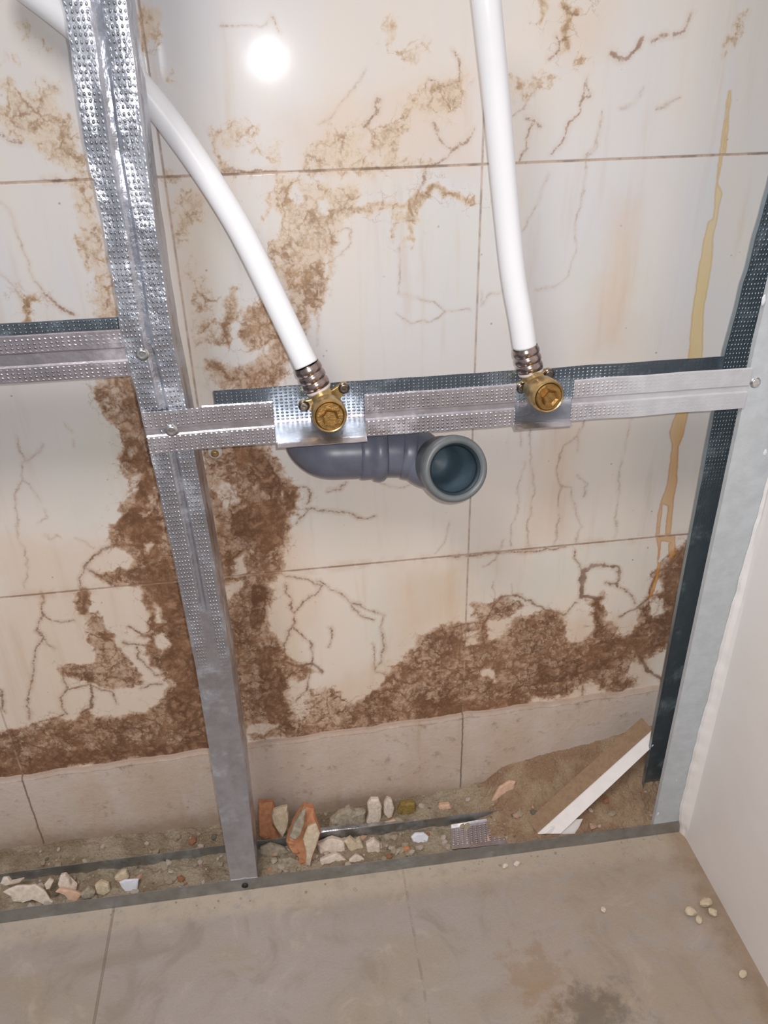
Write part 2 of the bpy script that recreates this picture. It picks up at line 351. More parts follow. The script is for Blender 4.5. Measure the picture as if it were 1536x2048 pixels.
def mat_sand():
    n = NT('rubble_sand'); P = n.node('ShaderNodeTexCoord').outputs['Object']
    X = n.node('ShaderNodeSeparateXYZ', {'Vector': P}).outputs[0]
    a = n.noise(P, 26, 5, 0.6); g = n.noise(P, 300, 5, 0.75); vv = n.node('ShaderNodeTexVoronoi', {'Vector': P, 'Scale': 260.0}).outputs
    left = n.mix(n.step(a, 0.35, 0.65), srgb(190, 174, 152), srgb(156, 138, 116))
    rightc = n.mix(n.step(a, 0.38, 0.62), srgb(186, 160, 132), srgb(166, 134, 108))
    c = n.mix(n.step(n.math('ADD', X, n.math('MULTIPLY', a, 0.1)), 0.20, 0.32), left, rightc)
    c = n.mix(n.math('MULTIPLY', n.step(g, 0.52, 0.72), 0.5), c, srgb(120, 92, 68))
    c = n.mix(n.math('MULTIPLY', n.step(vv['Distance'], 0.22, 0.1), 0.45), c, srgb(222, 206, 184))
    n.out(Base_Color=c, Roughness=0.95, Normal=n.bump(n.math('ADD', g, n.math('MULTIPLY', vv['Distance'], -0.6)), 0.0035))
    n.b.inputs['Specular IOR Level'].default_value = 0.15
    return n.m
def mat_board():
    n = NT('painted_plasterboard'); P = n.node('ShaderNodeTexCoord').outputs['Object']
    a = n.noise(P, 5, 3); b = n.noise(P, 300, 3)
    n.out(Base_Color=n.mix(n.step(a, 0.35, 0.65), srgb(240, 235, 232), srgb(236, 229, 225)), Roughness=0.45, Normal=n.bump(n.noise(P, 30, 3), 0.0006))
    return n.m

# ------------------------------------------------------------------ numpy fields for the stone of the back wall
def vnoise(x, z, s, seed):
    r = np.random.default_rng(seed); G = r.random((256, 256))
    u = x*s+100; v = z*s+100; i = np.floor(u).astype(int); j = np.floor(v).astype(int); fu = u-i; fv = v-j
    fu = fu*fu*(3-2*fu); fv = fv*fv*(3-2*fv)
    g = lambda a, b: G[a % 256, b % 256]
    return (g(i, j)*(1-fu)+g(i+1, j)*fu)*(1-fv)+(g(i, j+1)*(1-fu)+g(i+1, j+1)*fu)*fv - 0.5
def fbm(x, z, s, seed, o=4):
    t = 0; a = 1
    for k in range(o): t = t+a*vnoise(x, z, s*2**k, seed+k); a *= 0.5
    return t
def crop(ox, oy, s, pts):
    out = []
    for (a, b) in pts:
        q = at(ox+a/s, oy+b/s, y=0.0); out.append((q.x, q.z))
    return np.array(out)
def segdist(px, pz, P, closed=False):
    best = np.full(px.shape, 9.0); n = len(P)
    for i in range(n if closed else n-1):
        a = P[i]; b = P[(i+1) % n]; d = b-a; L = max(d@d, 1e-12)
        t = np.clip(((px-a[0])*d[0]+(pz-a[1])*d[1])/L, 0, 1)
        best = np.minimum(best, np.hypot(px-a[0]-t*d[0], pz-a[1]-t*d[1]))
    return best
def inside(px, pz, P):
    c = np.zeros(px.shape, bool); n = len(P)
    for i in range(n):
        x1, z1 = P[i]; x2, z2 = P[(i+1) % n]
        if z1 == z2: continue
        m = ((z1 > pz) != (z2 > pz)) & (px < (x2-x1)*(pz-z1)/(z2-z1)+x1)
        c ^= m
    return c
# each: (origin x, origin y, zoom) of the traced area
K2 = (400, 840, 2.56); K3 = (0, 1100, 3.072); K4 = (900, 1050, 2.793); K8 = (300, 350, 2.327)
T1 = (280, 0, 2.194); T2 = (960, 0, 2.667); T3 = (0, 60, 3.413); T4 = (0, 740, 4.267); T5 = (900, 820, 2.898); K0 = (0, 0, 1.0)
FILL = [  # density, softness (m), traced polygon
 (0.78, .008, K2, [(50,110),(330,110),(390,260),(480,370),(540,420),(480,480),(450,600),(420,700),(440,790),(360,850),(340,930),(365,1040),(400,1120),(430,1200),(500,1250),(600,1280),(520,1330),(440,1300),(430,1400),(450,1470),(520,1560),(500,1610),(380,1620),(250,1640),(190,1400),(170,1200),(120,1000),(90,800),(60,500),(30,300)]),
 (1.25, .006, K2, [(150,470),(240,420),(380,400),(470,450),(450,560),(410,690),(330,720),(240,660),(140,560)]),
 (1.25, .006, K2, [(240,830),(340,850),(330,930),(350,1040),(330,1100),(270,1080),(240,960)]),
 (1.15, .006, K2, [(290,1180),(400,1150),(440,1220),(430,1300),(420,1420),(470,1500),(490,1590),(380,1590),(340,1450),(290,1300)]),
 (1.2, .006, K2, [(150,150),(310,130),(360,240),(430,340),(500,390),(530,420),(470,440),(330,400),(250,330),(170,250)]),
 (0.55, .010, K2, [(520,1420),(640,1380),(760,1440),(820,1450),(900,1380),(1000,1400),(980,1520),(700,1570),(520,1600)]),
 (0.84, .009, K0, [(690,1440),(730,1400),(770,1365),(795,1325),(835,1285),(880,1258),(925,1244),(964,1252),(1000,1290),(1040,1235),(1097,1228),(1125,1235),(1133,1272),(1158,1285),(1186,1275),(1194,1215),(1168,1206),(1208,1195),(1218,1240),(1240,1265),(1272,1262),(1282,1218),(1301,1197),(1312,1154),(1337,1130),(1380,1080),(1390,1200),(1345,1300),(1297,1306),(1290,1325),(1250,1330),(1276,1372),(1211,1384),(1160,1372),(1115,1388),(1061,1402),(1043,1438),(954,1450),(900,1448),(780,1466),(690,1478),(600,1486),(560,1480),(600,1450)]),
 (1.2, .006, K0, [(1315,1160),(1345,1130),(1385,1080),(1392,1210),(1350,1290),(1310,1300),(1270,1300),(1230,1340),(1180,1345),(1110,1370),(1060,1388),(1080,1330),(1150,1310),(1190,1290),(1250,1275),(1290,1240),(1310,1210)]),
 (1.15, .007, K0, [(840,1400),(900,1390),(960,1400),(1020,1395),(1040,1415),(960,1432),(900,1428),(830,1440)]),
 (1.2, .006, K0, [(1192,1200),(1206,1198),(1214,1250),(1205,1280),(1190,1275)]),
 (0.92, .007, K3, [(860,0),(1110,0),(1340,1290),(1150,1290),(850,1290),(600,1320),(300,1360),(130,1390),(0,1410),(-120,1430),(-120,1150),(0,1130),(150,1090),(330,1030),(400,1020),(480,1030),(560,980),(600,1025),(800,1035),(900,1015),(1000,960),(1010,850),(980,740),(930,600),(950,460),(870,340),(840,240),(700,222),(640,185),(760,120)]),
 (1.3, .006, K3, [(1000,60),(1110,60),(1310,1240),(1180,1200),(1050,1000),(1040,800),(1040,600),(1050,460),(960,330),(880,240),(900,170)]),
 (1.25, .006, K3, [(1250,1280),(850,1275),(600,1315),(300,1350),(0,1395),(-100,1420),(-100,1330),(0,1300),(300,1240),(600,1230),(900,1190),(1200,1170)]),
 (0.62, .006, K3, [(500,380),(600,380),(650,480),(760,520),(770,600),(870,800),(800,850),(650,850),(560,830),(450,780),(380,710),(560,680),(600,620),(550,560),(520,450)]),
 (0.95, .004, K3, [(440,730),(560,760),(570,830),(480,800)]), (0.95, .004, K3, [(640,520),(740,500),(750,570),(660,590),(700,700),(660,720),(640,600)]),
 (0.7, .005, K3, [(430,260),(540,255),(530,380),(470,400),(450,330)]),
 (0.80, .006, T4, [(800,90),(1180,40),(1380,800),(1600,2000),(1200,1990),(1160,1870),(980,1840),(900,1800),(930,1750),(1100,1700),(1170,1600),(1120,1510),(1000,1490),(960,1430),(970,1350),(1060,1340),(1080,1200),(1010,1180),(1010,1100),(1070,1060),(1060,900),(1030,850),(1000,700),(1030,600),(1000,500),(900,400),(840,250)]),
 (1.25, .005, T4, [(1040,560),(1120,520),(1180,600),(1240,800),(1290,900),(1400,1500),(1450,1800),(1300,1800),(1230,1700),(1190,1540),(1150,1480),(1060,1440),(1080,1250),(1130,1000),(1170,860),(1090,800),(1030,780),(1020,680)]),
 (0.58, .010, K8, [(570,10),(700,5),(850,10),(960,20),(1000,140),(920,160),(900,230),(880,350),(850,450),(800,560),(740,650),(720,720),(660,800),(600,930),(560,1000),(340,1010),(280,890),(420,880),(480,850),(540,800),(620,740),(640,560),(600,500),(560,350),(600,250),(560,180),(510,260),(540,150)]),
 (0.78, .008, K8, [(600,380),(860,350),(830,470),(780,580),(720,640),(650,580),(620,480)]),
 (0.8, .006, K8, [(340,600),(400,550),(425,640),(380,700),(360,800),(320,790),(350,700)]),
 (0.75, .008, K8, [(450,640),(560,630),(640,740),(650,800),(600,900),(540,850),(560,770),(460,760)]),
 (0.75, .008, K8, [(280,890),(420,885),(520,850),(620,860),(620,930),(560,990),(360,1000)]),
 (0.52, .010, K8, [(130,110),(250,100),(240,200),(160,300),(140,340),(125,200)]),
 (0.40, .016, K8, [(170,380),(260,480),(290,560),(300,680),(350,760),(250,820),(190,700),(180,560)]),
 (0.80, .004, K8, [(990,110),(1200,122),(1300,90),(1500,72),(1520,108),(1290,130),(1280,180),(1250,245),(1190,240),(1200,150),(1000,150)]),
 (0.62, .005, K8, [(1110,160),(1210,190),(1230,340),(1180,330),(1160,280),(1120,290)]),
 (0.48, .010, T1, [(730,690),(760,610),(830,560),(900,580),(980,550),(1060,530),(1160,500),(1250,400),(1400,380),(1380,470),(1290,520),(1180,530),(1140,600),(1140,700),(1280,720),(1280,742),(940,745),(740,738)]),
 (0.68, .006, T1, [(1010,620),(1060,540),(1140,520),(1150,580),(1120,640),(1110,720),(1080,720),(1070,650)]),
 (0.70, .005, T1, [(1150,480),(1240,390),(1250,420),(1200,480),(1160,500)]), (0.65, .006, T1, [(1260,460),(1310,400),(1420,350),(1440,330),(1400,440),(1360,500),(1300,510)]),
 (0.46, .010, T1, [(310,545),(480,535),(490,580),(440,610),(500,640),(600,650),(620,740),(370,755),(350,700),(340,620)]),
 (0.6, .006, T1, [(330,640),(370,630),(385,740),(350,740)]),
 (0.55, .006, T1, [(1060,80),(1100,80),(1110,170),(1080,180)]), (0.45, .008, T1, [(1110,220),(1250,190),(1260,240),(1190,290),(1130,270)]),
 (0.55, .006, T1, [(10,30),(90,60),(110,150),(60,170),(30,240),(0,250)]), (0.45, .008, T1, [(120,320),(180,330),(180,390),(120,370)]),
 (0.5, .008, K8, [(60,10),(110,10),(110,80),(60,70)]),
 (0.54, .010, T3, [(20,370),(100,365),(130,440),(250,410),(380,400),(440,480),(420,560),(530,690),(560,830),(600,900),(600,1010),(480,1000),(380,900),(300,820),(150,790),(60,720),(-30,700),(-30,590),(50,560)]),
 (0.72, .006, T3, [(60,440),(150,460),(160,560),(90,560)]), (0.75, .005, T3, [(290,580),(330,600),(330,700),(390,740),(350,760),(300,680)]),
 (0.52, .008, T3, [(430,1040),(640,1030),(660,1200),(700,1400),(800,1850),(800,1970),(690,1970),(600,1600),(560,1380),(480,1230)]),
 (0.50, .008, T3, [(100,0),(230,0),(230,90),(180,110),(120,60)]), (0.5, .006, T3, [(30,240),(70,240),(70,280),(40,280)]), (0.5, .006, T3, [(110,245),(150,255),(145,290),(115,285)]),
 (0.5, .006, T3, [(250,90),(320,90),(310,160),(260,150)]),
 (0.85, .004, T3, [(180,1900),(190,1850),(240,1800),(310,1770),(340,1820),(260,1830),(230,1870),(250,1990),(180,1990)]),
 (1.1, .004, T2, [(440,-10),(550,-10),(520,50),(490,50),(492,160),(480,240),(452,250),(450,180),(465,60)]),
 (0.75, .004, T2, [(300,-10),(375,-10),(360,60),(345,110),(318,110),(335,60)]),
 (0.45, .012, T2, [(150,330),(280,390),(400,380),(350,450),(260,500),(160,480)]),
 (0.45, .008, T2, [(1290,180),(1400,50),(1430,60),(1380,180),(1340,280),(1270,350)]),
 (0.7, .004, T2, [(510,280),(540,290),(535,330),(515,320)]),
 (0.55, .006, K0, [(948,1200),(1010,1195),(1050,1215),(1020,1235),(950,1250)]),
]
HOLE = [(1.0, K2, [(140,700),(210,700),(215,780),(160,790)]), (1.0, K2, [(260,1560),(400,1560),(340,1610),(250,1610)]), (0.9, K2, [(130,830),(210,820),(190,900),(140,920)]),
 (0.7, K2, [(80,260),(170,330),(180,400),(110,440),(60,350)]), (0.9, K2, [(400,375),(430,380),(425,405),(405,400)]),
 (1.0, K4, [(945,545),(965,510),(1010,500),(1055,530),(1050,560),(1000,590),(955,580)]), (1.0, K4, [(650,500),(720,430),(810,450),(815,560),(790,610),(720,645),(660,610)]),
 (0.9, K4, [(190,570),(280,580),(270,640),(210,660)]), (0.8, K4, [(80,580),(160,600),(160,670),(80,670)]), (0.9, K4, [(175,835),(220,815),(275,835),(270,865),(190,865)]),
 (0.9, K4, [(1110,420),(1190,410),(1190,460),(1120,520)]), (1.0, K4, [(1155,740),(1210,730),(1195,840),(1150,810)]), (0.7, K4, [(990,780),(1060,740),(1110,820),(1050,850),(1000,840)]),
 (0.8, K4, [(750,890),(830,870),(850,930),(740,950)]), (0.9, K4, [(1160,310),(1200,290),(1190,390),(1130,400)]),
 (1.0, K3, [(945,365),(975,365),(1022,440),(990,440)]), (1.0, K3, [(965,500),(1030,490),(1030,570),(1005,630),(970,570)]), (0.8, K3, [(1010,780),(1040,800),(1050,840),(1020,820)]),
 (0.9, T4, [(955,1280),(1010,1240),(1060,1260),(1060,1345),(980,1340)]), (0.9, T4, [(1100,640),(1130,660),(1120,750),(1095,730)]), (0.7, T4, [(1080,880),(1160,860),(1100,1080),(1060,1060)]), (0.7, T4, [(1220,1000),(1290,1020),(1300,1250),(1260,1250)]),
 (0.9, T4, [(750,1690),(800,1600),(900,1540),(1100,1540),(1160,1600),(1080,1680),(930,1750),(880,1760)]), (0.8, T4, [(1270,1490),(1350,1500),(1330,1560),(1270,1550)]), (0.5, T4, [(830,130),(960,100),(1080,200),(1050,300),(900,300)]),
 (0.9, K8, [(500,260),(560,190),(600,210),(590,290),(540,320)]), (0.9, K8, [(660,60),(720,30),(710,120),(660,130)]), (0.8, K8, [(790,110),(830,80),(820,180),(770,190)]), (1.0, K8, [(1120,250),(1180,240),(1200,290),(1150,310)]), (0.8, K8, [(810,380),(840,360),(830,460),(810,460)]),
 (0.9, T1, [(980,590),(1020,550),(1020,610),(980,640)]), (1.0, T1, [(1160,560),(1250,530),(1330,620),(1340,680),(1180,690),(1140,640)]), (0.9, T1, [(1010,660),(1080,660),(1060,710),(1010,700)]), (0.9, T1, [(370,640),(440,615),(520,670),(560,740),(390,740)]),
]
VEIN = [  # half width (m), polyline
 (.0012, T4, [(1050,1490),(900,1520),(800,1590),(710,1680)]), (.0014, T4, [(710,1680),(820,1750),(960,1820),(1000,1840)]), (.0008, T4, [(710,1690),(690,1780),(690,1880)]), (.0018, T4, [(740,1880),(735,1960),(700,2040)]),
 (.0010, K3, [(255,270),(265,400),(240,450),(230,500),(265,530),(225,600),(215,660)]), (.0008, K3, [(265,400),(320,440),(380,450),(460,430)]), (.0007, K3, [(265,530),(290,580),(340,605)]), (.0024, K3, [(530,250),(520,330),(510,390)]),
 (.0008, K3, [(215,660),(200,780),(190,860),(160,960),(180,1040)]), (.0010, K3, [(380,720),(400,800),(410,860),(370,910),(390,980),(410,1010)]), (.0018, K3, [(550,830),(570,900),(555,970),(500,1010)]), (.0010, K3, [(410,860),(540,830)]),
 (.0011, K3, [(750,570),(830,580),(940,600)]), (.0010, K3, [(850,600),(850,670),(900,710),(950,770),(990,770)]), (.0012, K3, [(870,840),(940,830),(1000,825)]), (.0014, K3, [(800,470),(860,510),(930,545)]), (.0010, K3, [(560,840),(680,860),(720,940)]),
 (.0012, K3, [(0,860),(20,920),(30,1000)]), (.0010, K3, [(100,1110),(250,1060),(330,1040),(390,1010)]),
 (.0010, K2, [(440,840),(460,920),(480,1000),(480,1060),(540,1120),(580,1150),(565,1240),(550,1330),(540,1390),(490,1430)]), (.0009, K2, [(480,1000),(530,930),(610,880),(620,850),(560,820),(440,800)]), (.0007, K2, [(600,820),(700,880),(770,930),(810,1000),(880,1030)]), (.0006, K2, [(770,930),(860,970),(940,1000),(925,1050),(945,1150),(930,1240),(900,1270)]),
 (.0009, K2, [(480,1060),(440,1110),(425,1180)]), (.0022, K2, [(430,1240),(500,1260),(570,1250),(620,1290)]), (.0008, K2, [(545,450),(650,470),(760,475),(850,510),(890,490)]), (.0007, K2, [(500,530),(560,460)]), (.0008, K2, [(480,350),(540,340),(570,370),(540,420)]), (.0006, K2, [(660,360),(720,350),(735,325)]),
 (.0006, K2, [(890,1150),(890,1240),(900,1290),(960,1310)]), (.0006, K2, [(665,1060),(675,1120),(655,1160)]),
 (.0012, K4, [(0,575),(80,550),(190,550),(240,450),(300,400),(380,390),(470,440),(540,480),(640,500),(710,430)]), (.0009, K4, [(190,550),(180,640),(210,710)]), (.0009, K4, [(60,560),(60,640),(50,780)]), (.0009, K4, [(80,690),(170,680),(190,690)]),
 (.0009, K4, [(690,150),(720,210),(740,260)]), (.0028, K4, [(735,400),(735,330),(745,260),(790,235),(850,220)]), (.0016, K4, [(850,220),(930,235),(950,280),(935,340),(870,320)]), (.0030, K4, [(740,395),(800,410),(850,405)]),
 (.0007, K4, [(950,345),(1000,380),(1035,440)]), (.0016, K4, [(1300,130),(1240,220),(1160,270),(1130,330),(1110,400),(1040,470),(950,510)]), (.0025, K4, [(1060,740),(1110,820),(1180,860),(1200,900)]), (.0015, K4, [(740,980),(740,900)]),
 (.0014, T1, [(350,755),(560,752),(600,748)]), (.0010, K4, [(0,178),(200,160),(450,142),(650,118)]),
 (.0009, T1, [(1290,540),(1310,600),(1370,660),(1430,620),(1470,560)]), (.0008, T1, [(1370,660),(1340,700),(1270,725),(1240,812)]), (.0008, T1, [(1375,230),(1410,300),(1400,360),(1330,380),(1270,360)]),
 (.0008, K8, [(1290,0),(1270,50),(1230,110)]), (.0009, T1, [(980,560),(1040,500),(1050,440)]),
 (.0006, T1, [(580,80),(610,130)]),
 (.0020, T2, [(700,285),(750,312),(800,300),(850,250),(875,205)]), (.0010, T2, [(930,215),(1000,190)]), (.0013, T2, [(1040,180),(1100,160),(1130,90)]),
 (.0008, T2, [(570,420),(580,520),(540,530),(520,600),(470,670),(440,770),(380,820)]), (.0008, T2, [(275,640),(250,730),(245,800),(210,860)]), (.0007, T2, [(560,450),(535,560)]), (.0008, T2, [(240,620),(280,640),(320,670)]),
 (.0008, T2, [(370,310),(420,270),(410,200)]),
 (.0012, T3, [(300,1800),(380,1880),(450,1920),(520,1950)]), (.0008, T3, [(0,715),(60,740),(140,770)]), (.0008, T3, [(290,360),(340,390),(400,410)]),
 (.0012, T3, [(640,1360),(620,1400),(660,1430)]), (.0010, T3, [(300,1028),(400,1026)]), (.0009, T3, [(600,1020),(500,1030)]),
]
FAINT = [
 (.0006, T3, [(0,1180),(60,1220),(110,1380),(170,1520),(230,1680),(300,1770)]), (.0008, T3, [(0,1660),(90,1740),(150,1830)]),
 (.0006, (860, 200, 2.272), [(780,80),(760,200),(710,270),(700,440),(670,560),(660,700),(630,790),(560,845),(480,870)]), (.0006, (860, 200, 2.272), [(540,340),(490,440),(470,520),(420,590)]), (.0006, (860, 200, 2.272), [(330,860),(280,880),(240,930),(240,860)]),
 (.0006, K8, [(1165,340),(1165,550),(1320,585),(1380,640),(1490,625)]), (.0006, K8, [(1150,640),(1200,700),(1300,680),(1380,640)]), (.0006, K8, [(900,260),(945,260),(930,330),(880,380)]), (.0006, K8, [(740,640),(790,650),(775,720),(775,800)]),
 (.0008, T5, [(415,120),(405,210)]), (.0009, T5, [(465,110),(460,300),(490,390),(485,520),(450,660),(460,780)]), (.0007, T5, [(430,300),(400,430),(395,560),(350,700),(360,790)]), (.0012, T5, [(790,50),(740,160),(650,220),(610,350),(640,430),(630,600),(610,760)]), (.0007, T5, [(640,430),(700,450),(720,560),(755,660),(740,760)]), (.0007, T5, [(1050,30),(1000,280),(980,420),(965,600),(955,740)]), (.0006, T5, [(740,380),(800,430),(770,500)]), (.0006, T5, [(750,100),(740,240)]), (.0007, T5, [(710,790),(740,890)]),
 (.0008, T4, [(130,560),(170,700),(210,770),(320,720),(370,620)]), (.0008, T4, [(190,780),(180,940),(140,1050),(140,1250),(150,1430),(220,1520),(220,1700),(210,1860)]), (.0008, T4, [(190,940),(280,1010),(340,1120)]), (.0007, T4, [(370,1190),(400,1260),(330,1310)]), (.0008, T4, [(380,1410),(440,1440),(500,1420),(520,1440)]), (.0006, T4, [(560,450),(610,530)]), (.0006, T4, [(620,600),(640,650)]), (.0006, T4, [(650,1440),(740,1470),(800,1510)]),
 (.0008, K4, [(300,80),(250,200),(180,230)]), (.0007, K4, [(340,330),(350,400),(400,380)]), (.0006, K4, [(240,320),(250,420)]),
 (.0006, T2, [(640,600),(640,720),(570,830)]), (.0008, T2, [(860,480),(820,560),(740,580)]), (.0006, T2, [(950,580),(1060,520)]), (.0006, T2, [(170,620),(240,560),(300,480),(280,400)]),
 (.0006, T1, [(360,100),(440,105),(560,105)]), (.0006, T1, [(1000,300),(930,400),(860,500),(780,540)]),
 (.0008, K2, [(1280,520),(1260,620),(1200,680)]), (.0006, K2, [(920,320),(1000,350),(1080,330)]),
]
AMBER = [
 (T5, [(1320,0),(1385,0),(1350,160),(1325,210),(1318,420),(1300,500),(1280,720),(1245,722),(1262,560),(1235,545),(1215,720),(1192,720),(1205,600),(1225,520),(1255,440),(1285,210),(1270,130),(1290,60)]),
 (T5, [(1190,725),(1305,722),(1310,840),(1290,850),(1275,770),(1225,760),(1215,850),(1200,890),(1205,800)]),
 (T5, [(1262,770),(1300,770),(1312,830),(1270,880)]),
 ((860, 200, 2.272), [(1355,0),(1335,240),(1310,380),(1330,420),(1310,520),(1290,620),(1280,760),(1245,960),(1238,1195),(1170,1195),(1190,960),(1240,640),(1265,550),(1285,540),(1298,380),(1315,240),(1345,0)]),
 (K0, [(1456,180),(1464,180),(1452,310),(1445,310)]),
 (K0, [(1316,1125),(1322,1125),(1316,1160),(1302,1195),(1296,1195),(1310,1155)]),
]
TINT = [ (0.8, .03, K0, [(800,1150),(930,1120),(940,1250),(870,1260),(820,1300),(780,1340),(790,1230)]), (0.5, .02, T2, [(380,0),(660,0),(640,250),(560,320),(420,260)]), (0.4, .02, T1, [(940,740),(900,760),(640,760),(560,812),(900,812)]),
 (0.6, .02, K0, [(1230,400),(1290,400),(1240,700),(1180,700)]), (0.5, .02, K0, [(1080,860),(1180,850),(1140,1080),(1050,1090)]), (0.5, .02, T4, [(400,1400),(560,1500),(600,1800),(440,1800)]), (0.5, .02, K0, [(340,380),(420,370),(400,760),(360,760)]),
 (0.6, .02, K0, [(420,1060),(600,1060),(640,1190),(600,1460),(470,1480)]), (0.7, .02, K0, [(600,1400),(950,1230),(1350,1230),(1300,1380),(900,1440),(620,1470)]), (0.5, .02, K0, [(0,1080),(360,1080),(420,1520),(0,1540)]), (0.5, .02, T1, [(600,500),(1450,300),(1450,750),(700,750)])]

def axis(lo, hi, f0, f1, fine, coarse):
    a = list(np.arange(lo, f0, coarse))+list(np.arange(f0, f1, fine))+list(np.arange(f1, hi+coarse*0.5, coarse)); return np.array(a)
def build_wall():
    xs = axis(-1.3, 0.56, -0.46, 0.50, 0.0014, 0.03); zs = axis(0.0, 1.7, 0.10, 1.04, 0.0014, 0.03)
    nx, nz = len(xs), len(zs)
    gx, gz = np.meshgrid(xs, zs); 
    wx = gx+0.014*fbm(gx, gz, 26, 11)+0.006*fbm(gx, gz, 110, 31, 3); wz = gz+0.014*fbm(gx, gz, 26, 51)+0.006*fbm(gx, gz, 110, 71, 3)
    vx = gx+0.0045*fbm(gx, gz, 90, 91, 3); vz = gz+0.0045*fbm(gx, gz, 90, 131, 3)
    def sub(P, m):
        lo = P.min(0)-m; hi = P.max(0)+m
        i0, i1 = np.searchsorted(xs, [lo[0], hi[0]]); j0, j1 = np.searchsorted(zs, [lo[1], hi[1]])
        return slice(j0, j1), slice(i0, i1)
    def polyfield(tr, pts, soft):
        P = crop(*tr, pts); s = sub(P, soft+0.02); X = wx[s]; Zz = wz[s]
        if X.size == 0: return s, None
        d = segdist(X, Zz, P, True); return s, np.where(inside(X, Zz, P), d, -d)
    stain = np.zeros_like(gx); near = np.zeros_like(gx)
    for dens, soft, tr, pts in FILL:
        s, sd = polyfield(tr, pts, 0.045)
        if sd is None: continue
        near[s] = np.maximum(near[s], min(1, dens)*sss(-0.040, 0.006, sd))
        stain[s] = np.maximum(stain[s], dens*sss(-soft, soft*0.7, sd))
    for k, tr, pts in HOLE:
        s, sd = polyfield(tr, pts, .012)
        if sd is not None: stain[s] *= 1-k*sss(-0.0035, 0.0035, sd)
    tint = np.zeros_like(gx)
    for dens, soft, tr, pts in TINT:
        s, sd = polyfield(tr, pts, soft)
        if sd is not None: tint[s] = np.maximum(tint[s], dens*sss(-soft, soft, sd))
    vein = np.full_like(gx, 0.02); faint = np.full_like(gx, 0.02); amber = np.full_like(gx, -0.02)
    for arr, L in ((vein, VEIN), (faint, FAINT)):
        for hw, tr, pts in L:
            P = crop(*tr, pts); s = sub(P, 0.02)
            if gx[s].size: arr[s] = np.minimum(arr[s], segdist(vx[s], vz[s], P)-hw)
    for tr, pts in AMBER:
        P = crop(*tr, pts); s = sub(P, 0.02)
        if gx[s].size:
            d = segdist(gx[s], gz[s], P, True); amber[s] = np.maximum(amber[s], np.where(inside(gx[s], gz[s], P), d, -d))
    me = bpy.data.meshes.new('wall_back')
    n = nx*nz; co = np.zeros((n, 3), np.float32); co[:, 0] = gx.ravel(); co[:, 2] = gz.ravel()
    idx = np.arange(n).reshape(nz, nx)
    q = np.stack([idx[:-1, :-1], idx[:-1, 1:], idx[1:, 1:], idx[1:, :-1]], -1).reshape(-1)
    me.vertices.add(n); me.vertices.foreach_set('co', co.ravel())
    nf = len(q)//4; me.loops.add(nf*4); me.loops.foreach_set('vertex_index', q.astype(np.int32))
    me.polygons.add(nf); me.polygons.foreach_set('loop_start', np.arange(0, nf*4, 4, dtype=np.int32))
    me.update(calc_edges=True)
    for nm, a in (('stain', stain), ('near', near), ('tint', tint), ('vein', vein), ('faint', faint), ('amber', amber)):
        me.attributes.new(nm, 'FLOAT', 'POINT').data.foreach_set('value', a.astype(np.float32).ravel())
    return me
wall = link('wall_back', build_wall(), mat_wall()); tag(wall, 'veined cream marble tile wall with brown patches behind the metal frame', kind='structure')

# skirting course, top edge slightly out of level
def skirt():
    xs = np.linspace(-1.3, 0.56, 400); bm = bmesh.new(); rows = []
    def top(x): return 0.150+(x+0.10)*0.034+0.0012*math.sin(x*70)+0.002*mnoise.noise(Vector((x*60, 0, 3)))
    la = bm.verts.layers.float.new('topd')
    for x in xs:
        t = top(x); row = []
        for y, z in ((-0.007, -0.0), (-0.007, t*0.5), (-0.007, t-0.012), (-0.0068, t-0.003), (-0.0045, t), (0.0, t+0.001)):
            v = bm.verts.new((x, y, z)); v[la] = t-z; row.append(v)
        rows.append(row)
    for a, b in zip(rows, rows[1:]):
        for i in range(5): bm.faces.new((a[i], b[i], b[i+1], a[i+1]))
    return bm
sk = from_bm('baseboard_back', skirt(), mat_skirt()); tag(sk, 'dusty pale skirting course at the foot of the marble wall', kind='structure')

def plane(name, quad, m, nu=1, nv=1):
    bm = bmesh.new(); a, b, c, d = [Vector(q) for q in quad]; g = []
    for j in range(nv+1):
        g.append([bm.verts.new((a.lerp(b, i/nu)).lerp(d.lerp(c, i/nu), j/nv)) for i in range(nu+1)])
    for j in range(nv):
        for i in range(nu): bm.faces.new((g[j][i], g[j][i+1], g[j+1][i+1], g[j+1][i]))
    return from_bm(name, bm, m)
PX = 0.493
bm = bmesh.new(); bmesh.ops.create_cube(bm, size=1, matrix=Matrix.Translation((-0.37, -1.1, -0.02)) @ Matrix.Diagonal((1.86, 2.2, 0.04, 1)))
floor = from_bm('floor', bm, mat_floor()); tag(floor, 'dusty grey beige marble floor in front of the track', kind='structure')

def board():
    zs = np.linspace(0.0, 1.7, 520); bm = bmesh.new(); rows = []
    zz = [0, .044, .10, .177, .27, .327, .389, .455, .495, .561, .7, 1.7]; ee = [.489, .4812, .4815, .4822, .4842, .4850, .4868, .4895, .4915, .4935, .496, .496]
    for z in zs:
        e = float(np.interp(z, zz, ee))+0.0012*mnoise.noise(Vector((0, 1, z*60)))+0.0022*max(0, mnoise.noise(Vector((5, 1, z*18)))) 
        rows.append([bm.verts.new(p) for p in ((PX+0.013, -0.1105, z), (e, -0.1108, z), (e+0.0012, -0.1150+0.001*mnoise.noise(Vector((9, 1, z*40))), z), (min(e+0.005, PX-0.0005), -0.119, z), (PX, -0.124, z), (PX, -0.30, z), (PX, -2.2, z), (PX+0.013, -2.2, z))])
    for a, b in zip(rows, rows[1:]):
        for i in range(7): bm.faces.new((a[i], a[i+1], b[i+1], b[i]))
    return bm
